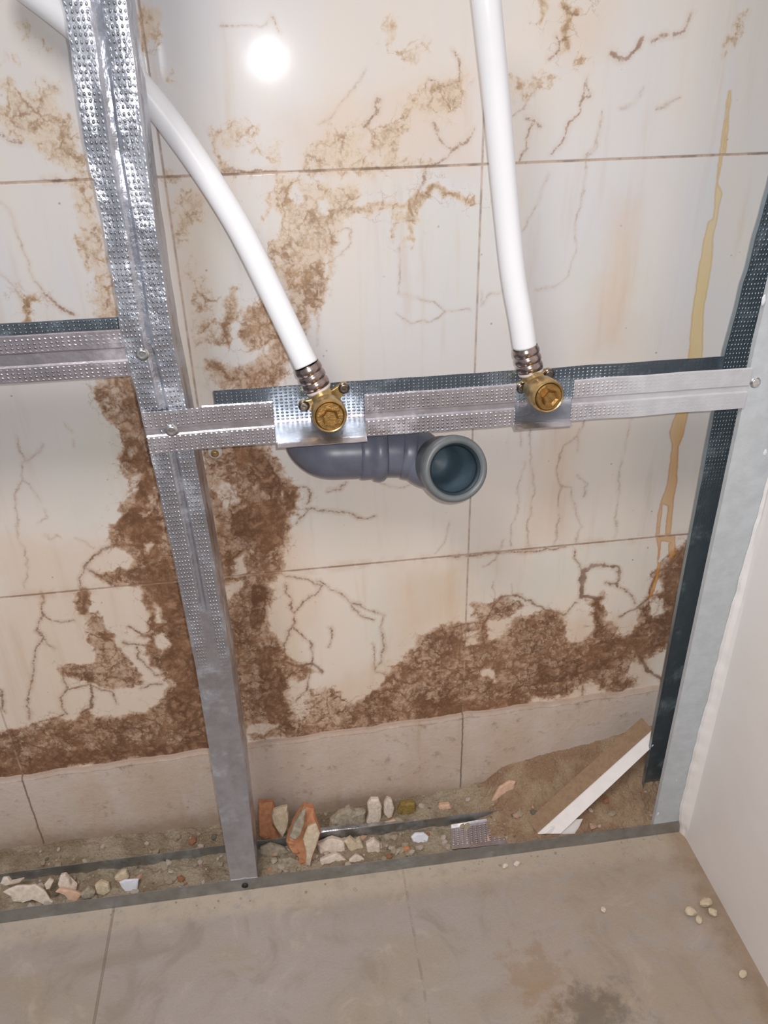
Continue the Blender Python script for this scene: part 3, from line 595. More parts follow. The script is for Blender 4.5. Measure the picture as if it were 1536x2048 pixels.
wr = from_bm('wall_right', board(), mat_board()); tag(wr, 'white plasterboard wall with a ragged plastered edge on the right', kind='structure')

# ------------------------------------------------------------------ galvanised profiles
def profile(name, sec, dim, length, place, m, parent=None, step=0.004, disp=None, cut=None, smooth=True, thick=0.0008, inner=(), wscale=1.0):
    """sec: section polyline (a,b); dim: dimple flag per section segment; length (t0,t1); place(t,a,b)->xyz; cut(t, segment)->drop"""
    pts = []; fl = []
    for i in range(len(sec)-1):
        p, q = Vector(sec[i]), Vector(sec[i+1]); k = max(1, int(Vector(((q-p).x*wscale, (q-p).y)).length/0.004))
        for j in range(k): pts.append(p.lerp(q, j/k)); fl.append((dim[i], i))
    pts.append(Vector(sec[-1])); arc = [0]
    for a, b in zip(pts, pts[1:]): arc.append(arc[-1]+Vector(((b-a).x*wscale, (b-a).y)).length)
    n = max(1, int(abs(length[1]-length[0])/step)); ts = [length[0]+(length[1]-length[0])*i/n for i in range(n+1)]
    bm = bmesh.new(); uvl = bm.loops.layers.uv.new('UVMap'); dl = bm.verts.layers.float.new('dimple'); il = bm.verts.layers.float.new('inner'); g = []
    for t in ts:
        row = []
        for k, p in enumerate(pts):
            co = Vector(place(t, p[0], p[1]))
            if disp: co = co+Vector(disp(t, p[0], p[1], arc[k]))
            v = bm.verts.new(co); f0 = fl[min(k, len(fl)-1)][0]; f1 = fl[max(0, k-1)][0]; v[dl] = float(min(f0, f1)); v[il] = 1.0 if (fl[min(k, len(fl)-1)][1] in inner and fl[max(0, k-1)][1] in inner or k == len(pts)-1 and fl[-1][1] in inner) else 0.0; row.append(v)
        g.append(row)
    for i in range(n):
        for k in range(len(pts)-1):
            if cut and cut((ts[i]+ts[i+1])/2, fl[k][1], pts[k]): continue
            f = bm.faces.new((g[i][k], g[i+1][k], g[i+1][k+1], g[i][k+1]))
            for lp, (tt, aa) in zip(f.loops, ((ts[i], arc[k]), (ts[i+1], arc[k]), (ts[i+1], arc[k+1]), (ts[i], arc[k+1]))): lp[uvl].uv = (tt, aa)
    for v in [v for v in bm.verts if not v.link_faces]: bm.verts.remove(v)
    me = bpy.data.meshes.new(name); bm.to_mesh(me); bm.free()
    o = link(name, me, m, parent, smooth)
    md = o.modifiers.new('thickness', 'SOLIDIFY'); md.thickness = thick; md.offset = 0
    es = o.modifiers.new('edges', 'EDGE_SPLIT'); es.split_angle = math.radians(32)
    return o
def nz(*a): return mnoise.noise(Vector(a))
def screw(parent, p, r=0.0042, name='screw', m=None, dome=0.5):
    """pan-head screw, head towards -y"""
    bm = bmesh.new(); bmesh.ops.create_uvsphere(bm, u_segments=20, v_segments=12, radius=r, matrix=Matrix.Translation(p) @ Matrix.Diagonal((1, dome, 1, 1)))
    for v in bm.verts:      # cross recess
        d = v.co-Vector(p)
        if d.y < -r*dome*0.72: v.co.y += r*0.22
    bmesh.ops.create_cone(bm, segments=20, radius1=r*1.25, radius2=r*1.25, depth=0.0006, cap_ends=True, matrix=Matrix.Translation(Vector(p)+Vector((0, 0.0006, 0))) @ Matrix.Rotation(math.pi/2, 4, 'X'))
    bmesh.ops.create_cone(bm, segments=12, radius1=r*0.35, radius2=r*0.45, depth=0.012, cap_ends=True, matrix=Matrix.Translation(Vector(p)+Vector((0, 0.006, 0))) @ Matrix.Rotation(math.pi/2, 4, 'X'))
    return from_bm(name, bm, m or SCREW, parent, True)

YF, YB = -0.11, -0.06
# left upright stud
LZ = [0.0, .023, .20, .38, .53, .65, .706, .738, .776, .84, .89, .987, 1.3]; LXl = [-.1275, -.1275, -.1255, -.1235, -.1265, -.1305, -.1335, -.1365, -.1350, -.1340, -.1370, -.1335, -.132]
RXl = [-.0935, -.0935, -.0885, -.0865, -.0885, -.0915, -.0935, -.0950, -.0950, -.0945, -.0935, -.0905, -.090]
ls = empty('metal_stud', (-0.11, -0.085, 0), 'tall dented galvanised steel stud with dimpled face standing left of centre', 'stud', 'steel uprights of the frame')
secL = [(0.30, YB+0.001-0.0), (0.0, YB), (0, YB+0.0)]
def place_l(t, a, b):
    x0 = float(np.interp(t, LZ, LXl)); x1 = float(np.interp(t, LZ, RXl))
    return (x0+(x1-x0)*a, b, t)
def disp_l(t, a, b, arc):
    d = [0, 0, 0]
    if YF+0.0005 < b < YF+0.003 and t < 0.60: d[1] = -(b-YF)*min(1, (0.60-t)/0.2)*0.8
    if t > 0.45:
        k = min(1, (t-0.45)/0.25)
        if b < YF+0.004:
            d[1] = k*0.0016*nz(a*3, t*22, 1)+k*0.0012*nz(a*5, t*60, 4)
            if a < 0.25: d[0] = k*(1-a/0.25)*0.0018*nz(7, t*55, 2)
        if a > 0.9: d[0] += 0.0006*nz(3, t*30, b*30)
    return d
sec = [(0.0, YF+0.007), (0.0, YF), (0.42, YF), (0.48, YF+0.0022), (0.56, YF+0.0022), (0.62, YF), (1.0, YF), (1.01, YF+0.012), (0.985, YF+0.016), (0.985, YF+0.022), (1.01, YF+0.026), (1.01, YB), (0.15, YB)]
profile('stud_shell', sec, [0, 1, 0, 0, 0, 1, 0, 0, 0, 0, 0, 0], (0.0015, 1.25), place_l, ZINC_UP, ls, 0.004, disp_l, wscale=0.0415)
screw(ls, (at(285, 708, y=YF).x, YF-0.0012, at(285, 708, y=YF).z), 0.0046)
# right upright stud, open towards the left
rs = empty('metal_stud', (0.47, -0.085, 0), 'smooth grey galvanised steel stud standing against the white board on the right', 'stud', 'steel uprights of the frame')
def place_r(t, a, b):
    e = float(np.interp(t, [0, .6, .70, .86, 1.3], [.4485, .4485, .4480, .4530, .462]))
    back = float(np.interp(t, [0, .6, .68, .86, 1.3], [.4500, .4465, .4455, .4590, .470])) if b > YF+0.02 else e
    return (back+a, b, t)
def disp_r(t, a, b, arc):
    k = max(0, min(1, (t-0.64)/0.08))
    if b > YF+0.03 and k > 0: return (k*0.0012*nz(1, t*45, 8)*(1 if a < 0.01 else 0), -k*0.002*abs(nz(a*40, t*40, 5)), 0)
    return (0, 0.0003*nz(a*30, t*20, 2), 0)
secr = [(0.0, YF+0.006), (0.0, YF), (0.0505, YF), (0.0505, YB), (0.0, YB), (0.0, YB-0.006)]
profile('stud_shell', secr, [0, 0, 0, 1, 0], (0.0015, 1.25), place_r, ZINC_R, rs, 0.005, disp_r, cut=lambda t, i, p: (i >= 3 and t < 0.027), inner=(2, 3, 4))
q = at(1510, 765, y=YF); screw(rs, (q.x, YF-0.001, q.z), 0.0044)
# white paint blobs on it
for (px, py, r) in ((1527, 600, .0035), (1500, 1635, .002), (1316, 1628, .0022), (1353, 1560, .0015), (1530, 905, .003)):
    bm = bmesh.new(); q = at(px, py, y=YF); bmesh.ops.create_icosphere(bm, subdivisions=2, radius=1, matrix=Matrix.Translation((q.x, YF-0.0002, q.z)) @ Matrix.Diagonal((r*0.7, r*0.35, r*1.5, 1)))
    for v in bm.verts: v.co += Vector((nz(v.co.x*300, v.co.z*300, 1), 0, nz(v.co.x*300, v.co.z*300, 7)))*0.0012
    o = from_bm('plaster_splash', bm, CERAM, rs, True); o['label'] = 'white plaster splash'

# floor track
tr = empty('floor_track', (0.0, -0.085, 0), 'low galvanised floor track running along the foot of the frame', 'track')
def trackplace(t, a, b): return (t, a, b)
secT = [(YF-0.0008, 0.0225), (YF-0.001, 0.0008), (YB-0.001, 0.0008), (YB, 0.029)]
def tdisp(t, a, b, arc): return (0, 0.0006*nz(t*18, b*30, 1), 0.0006*nz(t*20, a*30, 7) if b > 0.01 else 0)
profile('track_shell', secT, [0, 0, 0.4], (-0.75, 0.490), trackplace, ZINC_TRACK, tr, 0.006, tdisp, cut=lambda t, i, p: i == 2 and (t > 0.255))
q = at(490, 1772, y=YF-0.002); screw(tr, (q.x, YF-0.0025, q.z), 0.0034, 'nail', DARKSTEEL, 0.35)

# right-hand horizontal member: opens upward, front flange cut away at the two taps
hm = empty('horizontal_rail', (0.19, -0.085, 0.636), 'long dimpled steel rail carrying both brass tap elbows', 'rail', 'horizontal rails of the frame')
FY = YF-0.0022
secH = [(FY+0.001, 0.0415), (FY, 0.0405), (FY, 0.024), (FY+0.0016, 0.0225), (FY+0.0016, 0.0175), (FY, 0.016), (FY, 0.0), (YB-0.001, 0.0), (YB-0.001, 0.020), (YB-0.001, 0.0365)]
def hplace(t, a, b): return (t, a, 0.6365+b)
def cutH(t, i, p):
    if i >= 6:
        if t < -0.0775: return True
        if i == 8 and t < -0.071: return True
        return False
    if i == 6: return t < -0.0775
    # front flange
    if -0.0135 < t < 0.0685 or 0.2130 < t < 0.2690: return True
    if t < -0.077 and i <= 0: return True
    return False
def hdisp(t, a, b, arc):
    if t < -0.078: return (0, -0.0002+0.0004*nz(t*60, b*60, 2), 0.0006*nz(t*40, 0, 1)-0.001*max(0, (-0.078-t)/0.05))
    return (0, 0.0009*nz(t*14, b*25, 3)+0.0005*nz(t*50, b*50, 6), 0.0005*nz(t*25, 3, 3)*(1 if b > 0.03 or b < 0.01 else 0))
profile('rail_shell', secH, [0, 1, 0, 0, 0, 1, 0, 1, 1], (-0.1305, 0.4485), hplace, ZINC_MEM, hm, 0.0035, hdisp, cut=cutH, inner=(7, 8))
q = at(343, 860, y=FY); screw(hm, (q.x, FY-0.0012, q.z), 0.0046)
# bent tabs of the cut flange
for (x0, x1, name) in ((-0.0135, 0.0700, 'bent_tab'), (0.2130, 0.2690, 'bent_tab')):
    def tp(t, a, b): return (t, a, b)
    profile(name, [(FY+0.004, 0.6368), (FY-0.004, 0.6362), (FY-0.0085, 0.6350)], [0, 0], (x0, x1), tp, ZINC_MEM, hm, 0.004, lambda t, a, b, c: (0, 0, 0.0006*nz(t*60, a*90, 2)))
# left-hand horizontal member
lm = empty('horizontal_rail', (-0.3, -0.085, 0.709), 'short dimpled steel rail running out of the picture on the left', 'rail', 'horizontal rails of the frame')
secM = [(YF+0.004, 0.0405), (YF+0.0022, 0.040), (YF+0.0022, 0.026), (YF+0.004, 0.0245), (YF+0.004, 0.0145), (YF+0.0022, 0.013), (YF+0.0022, 0.0), (YB-0.001, 0.0), (YB-0.001, 0.0395)]
profile('rail_shell', secM, [0, 1, 0, 0, 0, 1, 0, 1], (-0.62, -0.108), lambda t, a, b: (t, a, 0.7095+b), ZINC_LEFT, lm, 0.005, lambda t, a, b, c: (0, 0.0004*nz(t*14, b*25, 3), 0.0003*nz(t*25, 3, 3)), inner=(7,))

# ------------------------------------------------------------------ tubes
def catmull(P, n=10):
    P = [Vector(p) for p in P]; Q = [P[0]*2-P[1]]+P+[P[-1]*2-P[-2]]; out = []
    for i in range(1, len(Q)-2):
        for k in range(n):
            t = k/n; a, b, c, d = Q[i-1:i+3]
            out.append(0.5*((2*b)+(c-a)*t+(2*a-5*b+4*c-d)*t*t+(3*b-a-3*c+d)*t**3))
    out.append(P[-1]); return out
def frames(path):
    T = [(path[min(i+1, len(path)-1)]-path[max(i-1, 0)]).normalized() for i in range(len(path))]
    up = Vector((0, 0, 1)) if abs(T[0].z) < 0.9 else Vector((0, 1, 0)); N = (up-T[0]*up.dot(T[0])).normalized(); out = []
    for i, t in enumerate(T):
        N = (N-t*N.dot(t)).normalized(); out.append((t, N, t.cross(N)))
    return out
def tube(path, radii, seg=40, cap=True, bm=None):
    bm = bm or bmesh.new(); fr = frames(path); g = []
    for p, (t, a, b), r in zip(path, fr, radii):
        g.append([bm.verts.new(p+a*r*math.cos(2*math.pi*k/seg)+b*r*math.sin(2*math.pi*k/seg)) for k in range(seg)])
    for A, B in zip(g, g[1:]):
        for k in range(seg): bm.faces.new((A[k], A[(k+1) % seg], B[(k+1) % seg], B[k]))
    if cap: bm.faces.new(g[0][::-1]); bm.faces.new(g[-1])
    return bm
def lathe(axis_p, axis_d, prof, seg=48, cap=(False, False), bm=None):
    """prof: (distance along axis, radius)"""
    d = Vector(axis_d).normalized(); up = Vector((0, 0, 1)) if abs(d.z) < 0.9 else Vector((1, 0, 0)); a = d.cross(up).normalized(); b = d.cross(a); bm = bm or bmesh.new(); g = []
    for s, r in prof:
        g.append([bm.verts.new(Vector(axis_p)+d*s+a*r*math.cos(2*math.pi*k/seg)+b*r*math.sin(2*math.pi*k/seg)) for k in range(seg)])
    for A, B in zip(g, g[1:]):
        for k in range(seg): bm.faces.new((A[k], A[(k+1) % seg], B[(k+1) % seg], B[k]))
    if cap[0]: bm.faces.new(g[0][::-1])
    if cap[1]: bm.faces.new(g[-1])
    return bm
def crisp(o, deg=35):
    e = o.modifiers.new('edges', 'EDGE_SPLIT'); e.split_angle = math.radians(deg); return o

RH = 0.0113
def hose(pix, label):
    P = [at(px, py, y=yy) for px, py, yy in pix]
    path = catmull(P, 12); t = empty('water_hose', P[0], label, 'hose', 'white flexible water hoses')
    from_bm('hose_tube', tube(path, [RH]*len(path), 40), HOSE, t, True)
    return t, P, path
h1, P1, path1 = hose([(613, 730, -.082), (597, 697, -.078), (566, 632, -.071), (532, 561, -.063), (500, 496, -.056), (466, 434, -.049), (413, 350, -.041), (350, 260, -.036), (285, 178, -.034), (200, 95, -.034), (95, 8, -.034), (-30, -85, -.034)], 'white flexible hose curving behind the tall left stud')
h2, P2, path2 = hose([(1050, 694, -.080), (1042, 640, -.078), (1027, 552, -.075), (1013, 420, -.074), (993, 200, -.080), (983, 100, -.084), (973, 0, -.088), (962, -120, -.09)], 'white flexible hose dropping from the top to the right-hand elbow')

def sleeve(t, p0, d):
    d = Vector(d).normalized(); L = 0.0235; prof = [(0, RH+0.0002), (0, RH+0.0009)]
    for i in range(3):
        s = 0.0015+i*0.0076
        prof += [(s, RH+0.0010), (s+0.0012, RH+0.0016), (s+0.0032, RH+0.0018), (s+0.0052, RH+0.0016), (s+0.0062, RH+0.0007), (s+0.0070, RH+0.0006)]
    prof += [(L, RH+0.0012), (L, RH-0.004)]
    slv = crisp(from_bm('crimp_sleeve', lathe(p0, d, prof), SLEEVE, t, True), 60)
    from_bm('end_washer', lathe(Vector(p0)+d*L, d, [(0, RH-0.003), (0, RH+0.0004), (0.002, RH+0.0012), (0.0038, RH+0.0004), (0.0038, 0.004)]), WASHER, slv, True)
    return Vector(p0)+d*(L+0.0038)

def elbow(face_px, neck, hose_t, hose_p, ear_px, label, tilt):
    """brass wall-plate elbow: round threaded body towards the room, neck up to the hose, two ears screwed to the rail"""
    C = at(*face_px, y=-0.122); e = empty('brass_elbow', (C.x, -0.085, C.z), label, 'pipe fitting', 'brass elbows on the rail')
    axis = Vector(tilt).normalized()      # out of the wall
    B = C-axis*0.034
    prof = [(0, 0.0), (0, 0.0125), (0.006, 0.0140), (0.012, 0.0144), (0.015, 0.0160), (0.028, 0.0163), (0.0315, 0.0157), (0.033, 0.0145), (0.0322, 0.0134), (0.0305, 0.0130)]
    crisp(from_bm('elbow_body', lathe(B, axis, prof), BRASS, e, True))
    # plug with hexagon
    plug = crisp(from_bm('plug', lathe(B, axis, [(0.026, 0.0128), (0.0325, 0.0128), (0.0338, 0.0118), (0.0340, 0.0)]), BRASS_D, e, True))
    hx = bmesh.new(); bmesh.ops.create_cone(hx, segments=6, radius1=0.0088, radius2=0.0080, depth=0.005, cap_ends=True, matrix=Matrix.Translation(B+axis*0.0345) @ axis.to_track_quat('Z', 'Y').to_matrix().to_4x4() @ Matrix.Rotation(0.3, 4, 'Z'))
    top = [f for f in hx.faces if f.normal.dot(axis) > 0.9]
    r = bmesh.ops.inset_region(hx, faces=top, thickness=0.0022); bmesh.ops.translate(hx, verts=list({v for f in top for v in f.verts}), vec=-axis*0.002)
    from_bm('hexagon_head', hx, BRASS_D, plug)
    # neck
    n0 = B+axis*0.012; n1 = neck
    path = catmull([n0, n0.lerp(n1, 0.5)+Vector((0, 0.0, 0.001)), n1], 6); k = len(path)
    from_bm('neck', tube(path, [0.0112-0.0014*math.sin(i/k*3.1) for i in range(k)], 28), BRASS, e, True)
    yb = YB-0.003
    for (px, py) in ear_px:
        p = at(px, py, y=-0.078); c = Vector((B.x, -0.078, B.z)); d = (p-c)
        bm = bmesh.new(); a = (d.normalized()).cross(Vector((0, 1, 0))).normalized(); pts = []
        for s in (0.25, 0.6, 0.85): pts.append((c+d*s, 0.0075-0.0028*s))
        left = [q+a*w_ for q, w_ in pts]; right = [q-a*w_ for q, w_ in pts]
        tip = [p+(d.normalized()*math.cos(th)+a*math.sin(th))*0.0052 for th in np.linspace(1.35, -1.35, 9)]
        ring = left+[Vector(t_) for t_ in tip]+right[::-1]
        f = bm.faces.new([bm.verts.new(v) for v in ring]); r = bmesh.ops.extrude_face_region(bm, geom=[f])
        bmesh.ops.translate(bm, verts=[v for v in r['geom'] if isinstance(v, bmesh.types.BMVert)], vec=(0, 0.005, 0))
        ear = from_bm('mounting_ear', bm, BRASS, e); bv = ear.modifiers.new('b', 'BEVEL'); bv.width = 0.0008; bv.segments = 2
        screw(e, (p.x, -0.0792, p.z), 0.0044, 'mounting_screw', SCREWD, 0.6)
    return e
d1 = (Vector(at(634, 772, y=-.084))-P1[0]); end1 = sleeve(h1, P1[0], d1)
d2 = (Vector(at(1061, 742, y=-.083))-P2[0]); end2 = sleeve(h2, P2[0], d2)
elbow((660, 834), end1, h1, P1[0], [(608, 812), (688, 776)], 'golden brass elbow with hexagon plug on the left cut-out of the rail', (0.02, -1, 0.10))
elbow((1099, 795), end2, h2, P2[0], [(1043, 776), (1098, 748)], 'darker brass elbow with hexagon plug on the right cut-out of the rail', (0.10, -1, 0.06))

# ------------------------------------------------------------------ grey drain pipe
dp = empty('drain_pipe', (0.02, 0, 0.60), 'grey plastic drain pipe with two elbows and an open socket below the rail', 'pipe')
ZP = 0.5970; R0 = 0.0262
c1 = catmull([(0.017, 0.004, ZP+.006), (0.017, -0.022, ZP+.006), (0.021, -0.042, ZP+.003), (0.034, -0.0575, ZP), (0.056, -0.060, ZP-0.001), (0.078, -0.0605, ZP-0.0015)], 10)
from_bm('elbow', tube(c1, [R0]*len(c1), 48), GREY_PP, dp, True)
from_bm('collar', lathe((0.068, -0.0605, ZP-.0015), (1, -0.02, -0.03), [(0, R0-0.001), (0.0, R0+0.0012), (0.004, R0+0.0016), (0.012, R0+0.0012), (0.014, R0+0.0034), (0.019, R0+0.0046), (0.024, R0+0.0036), (0.027, R0+0.0006), (0.027, R0-0.004)]), GREY_PP, dp, True)
M = at(913, 940, y=-0.134); ax = Vector((0.10, -0.93, 0.30)).normalized()
mb = M-ax*0.052
c2 = catmull([(0.092, -0.061, ZP-.002), (0.106, -0.0615, ZP-.003), (0.124, -0.062, ZP-.006), tuple(mb-ax*0.012+Vector((-0.010, 0, 0.0))), tuple(mb), tuple(mb+ax*0.012)], 10)
from_bm('elbow', tube(c2[:-14], [R0]*(len(c2)-14), 48, False), GREY_PP, dp, True)
from_bm('collar', lathe((0.112, -0.0615, ZP-.004), (1, -0.15, -0.10), [(0, R0), (0.0, R0+0.0010), (0.005, R0+0.0018), (0.011, R0+0.0018), (0.014, R0+0.001), (0.014, R0-0.002)]), GREY_PP, dp, True)
prof = [(0.0, R0), (0.003, R0+0.002), (0.030, R0+0.0028), (0.033, R0+0.0045), (0.038, R0+0.0062), (0.046, R0+0.0064), (0.0505, R0+0.0052), (0.052, R0+0.0030), (0.0515, R0+0.0005), (0.049, R0-0.0010)]
sock = from_bm('socket', lathe(mb, ax, prof, 64), GREY_RIM, dp, True)
from_bm('socket_bore', lathe(mb, ax, [(0.049, R0-0.0010), (0.040, R0-0.0012), (0.036, R0-0.0004), (0.030, R0-0.0006), (0.012, R0-0.0010), (0.010, R0-0.0045), (-0.004, R0-0.0050), (-0.008, R0-0.0085), (-0.016, R0-0.0090), (-0.020, R0-0.014), (-0.022, 0.0)], 64), GREY_IN, sock, True)
from_bm('rubber_seal', lathe(mb, ax, [(0.0465, R0-0.0008), (0.0455, R0-0.0030), (0.0430, R0-0.0036), (0.0405, R0-0.0026), (0.0395, R0-0.0008)], 64), RUBBER, sock, True)

# capped pipe end with a brass bit, beside the stud under the rail
q = at(430, 905, y=-0.004); bs = empty('wall_plug', q, 'small brass screw in a clear wall plug beside the tall stud', 'wall plug')
from_bm('plug_collar', lathe(q+Vector((0, 0.004, 0)), (0, -1, 0), [(0, 0.0), (0, 0.008), (0.003, 0.0078), (0.0045, 0.006), (0.0045, 0.003)]), WASHER, bs, True)
screw(bs, (q.x, q.y-0.0035, q.z), 0.0034, 'screw', BRASS, 0.7)

# ------------------------------------------------------------------ sand, rubble and scraps
def zwall(x):   # height of the heap against the wall
    return float(np.interp(x, [-1.3, -0.30, -0.09, 0.0, 0.18, 0.235, 0.26, 0.32, 0.385, 0.46, 0.56], [.014, .014, .004, .006, .020, .030, .056, .074, .084, .108, .115]))
def zfront(x): return float(np.interp(x, [-1.3, -0.35, -0.16, -0.10, 0.10, 0.24, 0.30, 0.45, 0.49], [.010, .010, .015, .009, .011, .011, .017, .018, .016]))
def bed(x, y):
    t = (y-YF)/(0-YF)                       # 0 front .. 1 wall
    a = zfront(x); b = zwall(x); mid = float(np.interp(x, [-1.3, .2, .28, .5], [0.011, .013, .038, .048]))
    h = a+(mid-a)*min(1, t/0.46) if t < 0.46 else mid+(b-mid)*(t-0.46)/0.54
    return max(0.0015, h+0.0035*nz(x*45, y*45, 1)+0.0022*nz(x*120, y*120, 5)+0.0016*nz(x*300, y*300, 9))
def make_bed(x0, x1, y0, y1, st):
    bm = bmesh.new(); nx = int((x1-x0)/st); ny = int((y1-y0)/st); g = []
    for j in range(ny+1):
        y = y0+(y1-y0)*j/ny; g.append([bm.verts.new((x0+(x1-x0)*i/nx, y, bed(x0+(x1-x0)*i/nx, y))) for i in range(nx+1)])
    for j in range(ny):
        for i in range(nx): bm.faces.new((g[j][i], g[j][i+1], g[j+1][i+1], g[j+1][i]))
    return bm
SANDM = mat_sand()
sd = from_bm('sand', make_bed(-0.75, 0.49, YF+0.0012, -0.0008, 0.0022), SANDM, None, True)
tag(sd, 'brown sand and grit lying between the floor track and the wall', 'sand', kind='stuff')

def facet(bm, amp, seed, sc_=60):
    for v in bm.verts:
        v.co += v.co.normalized()*amp*nz(v.co.x*sc_+seed, v.co.y*sc_, v.co.z*sc_+seed*2)
def chunk(name, p, size, m, label, cat='rubble', group=None, seed=0, rot=None, sub=2, flat=True):
    bm = bmesh.new(); bmesh.ops.create_icosphere(bm, subdivisions=sub, radius=1)
    r = random.Random(seed)
    planes = [(Vector((r.uniform(-1, 1), r.uniform(-1, 1), r.uniform(-1, 1))).normalized(), r.uniform(0.55, 0.85)) for _ in range(9)]
    for v in bm.verts:
        for nn, dd in planes:
            s = v.co.dot(nn)
            if s > dd: v.co -= nn*(s-dd)
        v.co += v.co.normalized()*0.10*nz(v.co.x*3+seed, v.co.y*3, v.co.z*3)
    R = Matrix.Rotation(rot if rot is not None else r.uniform(0, 6), 4, 'Z') @ Matrix.Rotation(r.uniform(-.3, .3), 4, 'X')
    bmesh.ops.transform(bm, matrix=R @ Matrix.Diagonal((*size, 1)), verts=bm.verts)
    lo = min(v.co.z for v in bm.verts)
    o = from_bm(name, bm, m, None, not flat); o.location = Vector(p)-Vector((0, 0, lo)); 
    return tag(o, label, cat, group)
def shard(name, pix, y0, thick, m, label, lean=0.0, cat='rubble', group=None, z0=None, dome=0.18, parent=None, seed=0):
    """broken piece with its own outline; lean = metres backward per metre up; thickness behind"""
    base = at(*max(pix, key=lambda q_: q_[1]), y=y0); nrm = Vector((0, -1, lean)).normalized()  # plane normal towards camera
    def onp(px, py):
        d = ray(px, py); t = (base-CAM).dot(nrm)/d.dot(nrm); return CAM+d*t
    P = [onp(*q_) for q_ in pix]; c = sum(P, Vector())/len(P)
    Q = []
    for i, a in enumerate(P):       # roughen outline
        b = P[(i+1) % len(P)]; Q.append(a); L = (b-a).length
        for k in (1, 2): Q.append(a.lerp(b, k/3)+(b-a).cross(nrm).normalized()*L*0.05*nz(a.x*300+k, a.z*300, seed))
    bm = bmesh.new(); rings = []
    for s, dpt in ((1-dome*2.0, thick*0.06), (1-dome*0.6, 0.0), (1.0, -thick*0.22), (0.97, -thick*0.75), (0.88, -thick)):
        rings.append([bm.verts.new(c+(q_-c)*s+nrm*(dpt+thick*0.10*nz(q_.x*200, q_.z*200, s*7+seed))) for q_ in Q])
    bm.faces.new(rings[0]); 
    for A, B in zip(rings, rings[1:]):
        for k in range(len(Q)): bm.faces.new((A[k], B[k], B[(k+1) % len(Q)], A[(k+1) % len(Q)]))
    bm.faces.new(rings[-1][::-1])
    bmesh.ops.triangulate(bm, faces=[f for f in bm.faces if len(f.verts) > 4])
    if parent is None:
        bmesh.ops.translate(bm, verts=bm.verts, vec=-base)
        o = from_bm(name, bm, m); o.location = base; return tag(o, label, cat, group)
    o = from_bm(name, bm, m); o.parent = parent; o.matrix_parent_inverse = Matrix.Translation(-parent.location); 
    if label: o['label'] = label
    return o

# two broken bricks with mortar
b1 = shard('brick_fragment', [(516,1610),(545,1608),(552,1625),(545,1650),(562,1680),(566,1688),(548,1690),(530,1680),(517,1674)], -0.052, 0.022, BRICK, 'orange brick fragment with a pale mortar face right beside the tall stud', 0.35, 'brick', 'broken bricks')
shard('mortar_face', [(546,1622),(560,1618),(575,1614),(578,1640),(574,1660),(566,1678),(556,1665),(547,1650),(543,1634)], -0.056, 0.012, CREAM, 'cream mortar layer', 0.35, parent=b1)
b2 = shard('brick_fragment', [(575,1678),(592,1640),(608,1618),(628,1622),(636,1650),(642,1668),(636,1690),(626,1715),(622,1742),(600,1746),(596,1718),(578,1702),(572,1688)], -0.096, 0.026, BRICK, 'larger orange brick fragment standing on end with cream mortar in the middle', 0.35, 'brick', 'broken bricks')
shard('mortar_face', [(606,1680),(615,1655),(632,1648),(640,1668),(634,1690),(625,1712),(620,1735),(611,1730),(612,1705)], -0.100, 0.009, CREAM, 'cream mortar layer', 0.35, parent=b2)
shard('mortar_face', [(578,1676),(590,1645),(604,1624),(612,1618),(608,1650),(600,1672),(590,1682)], -0.0925, 0.009, GREYST, 'greyish mortar layer', 0.35, parent=b2)
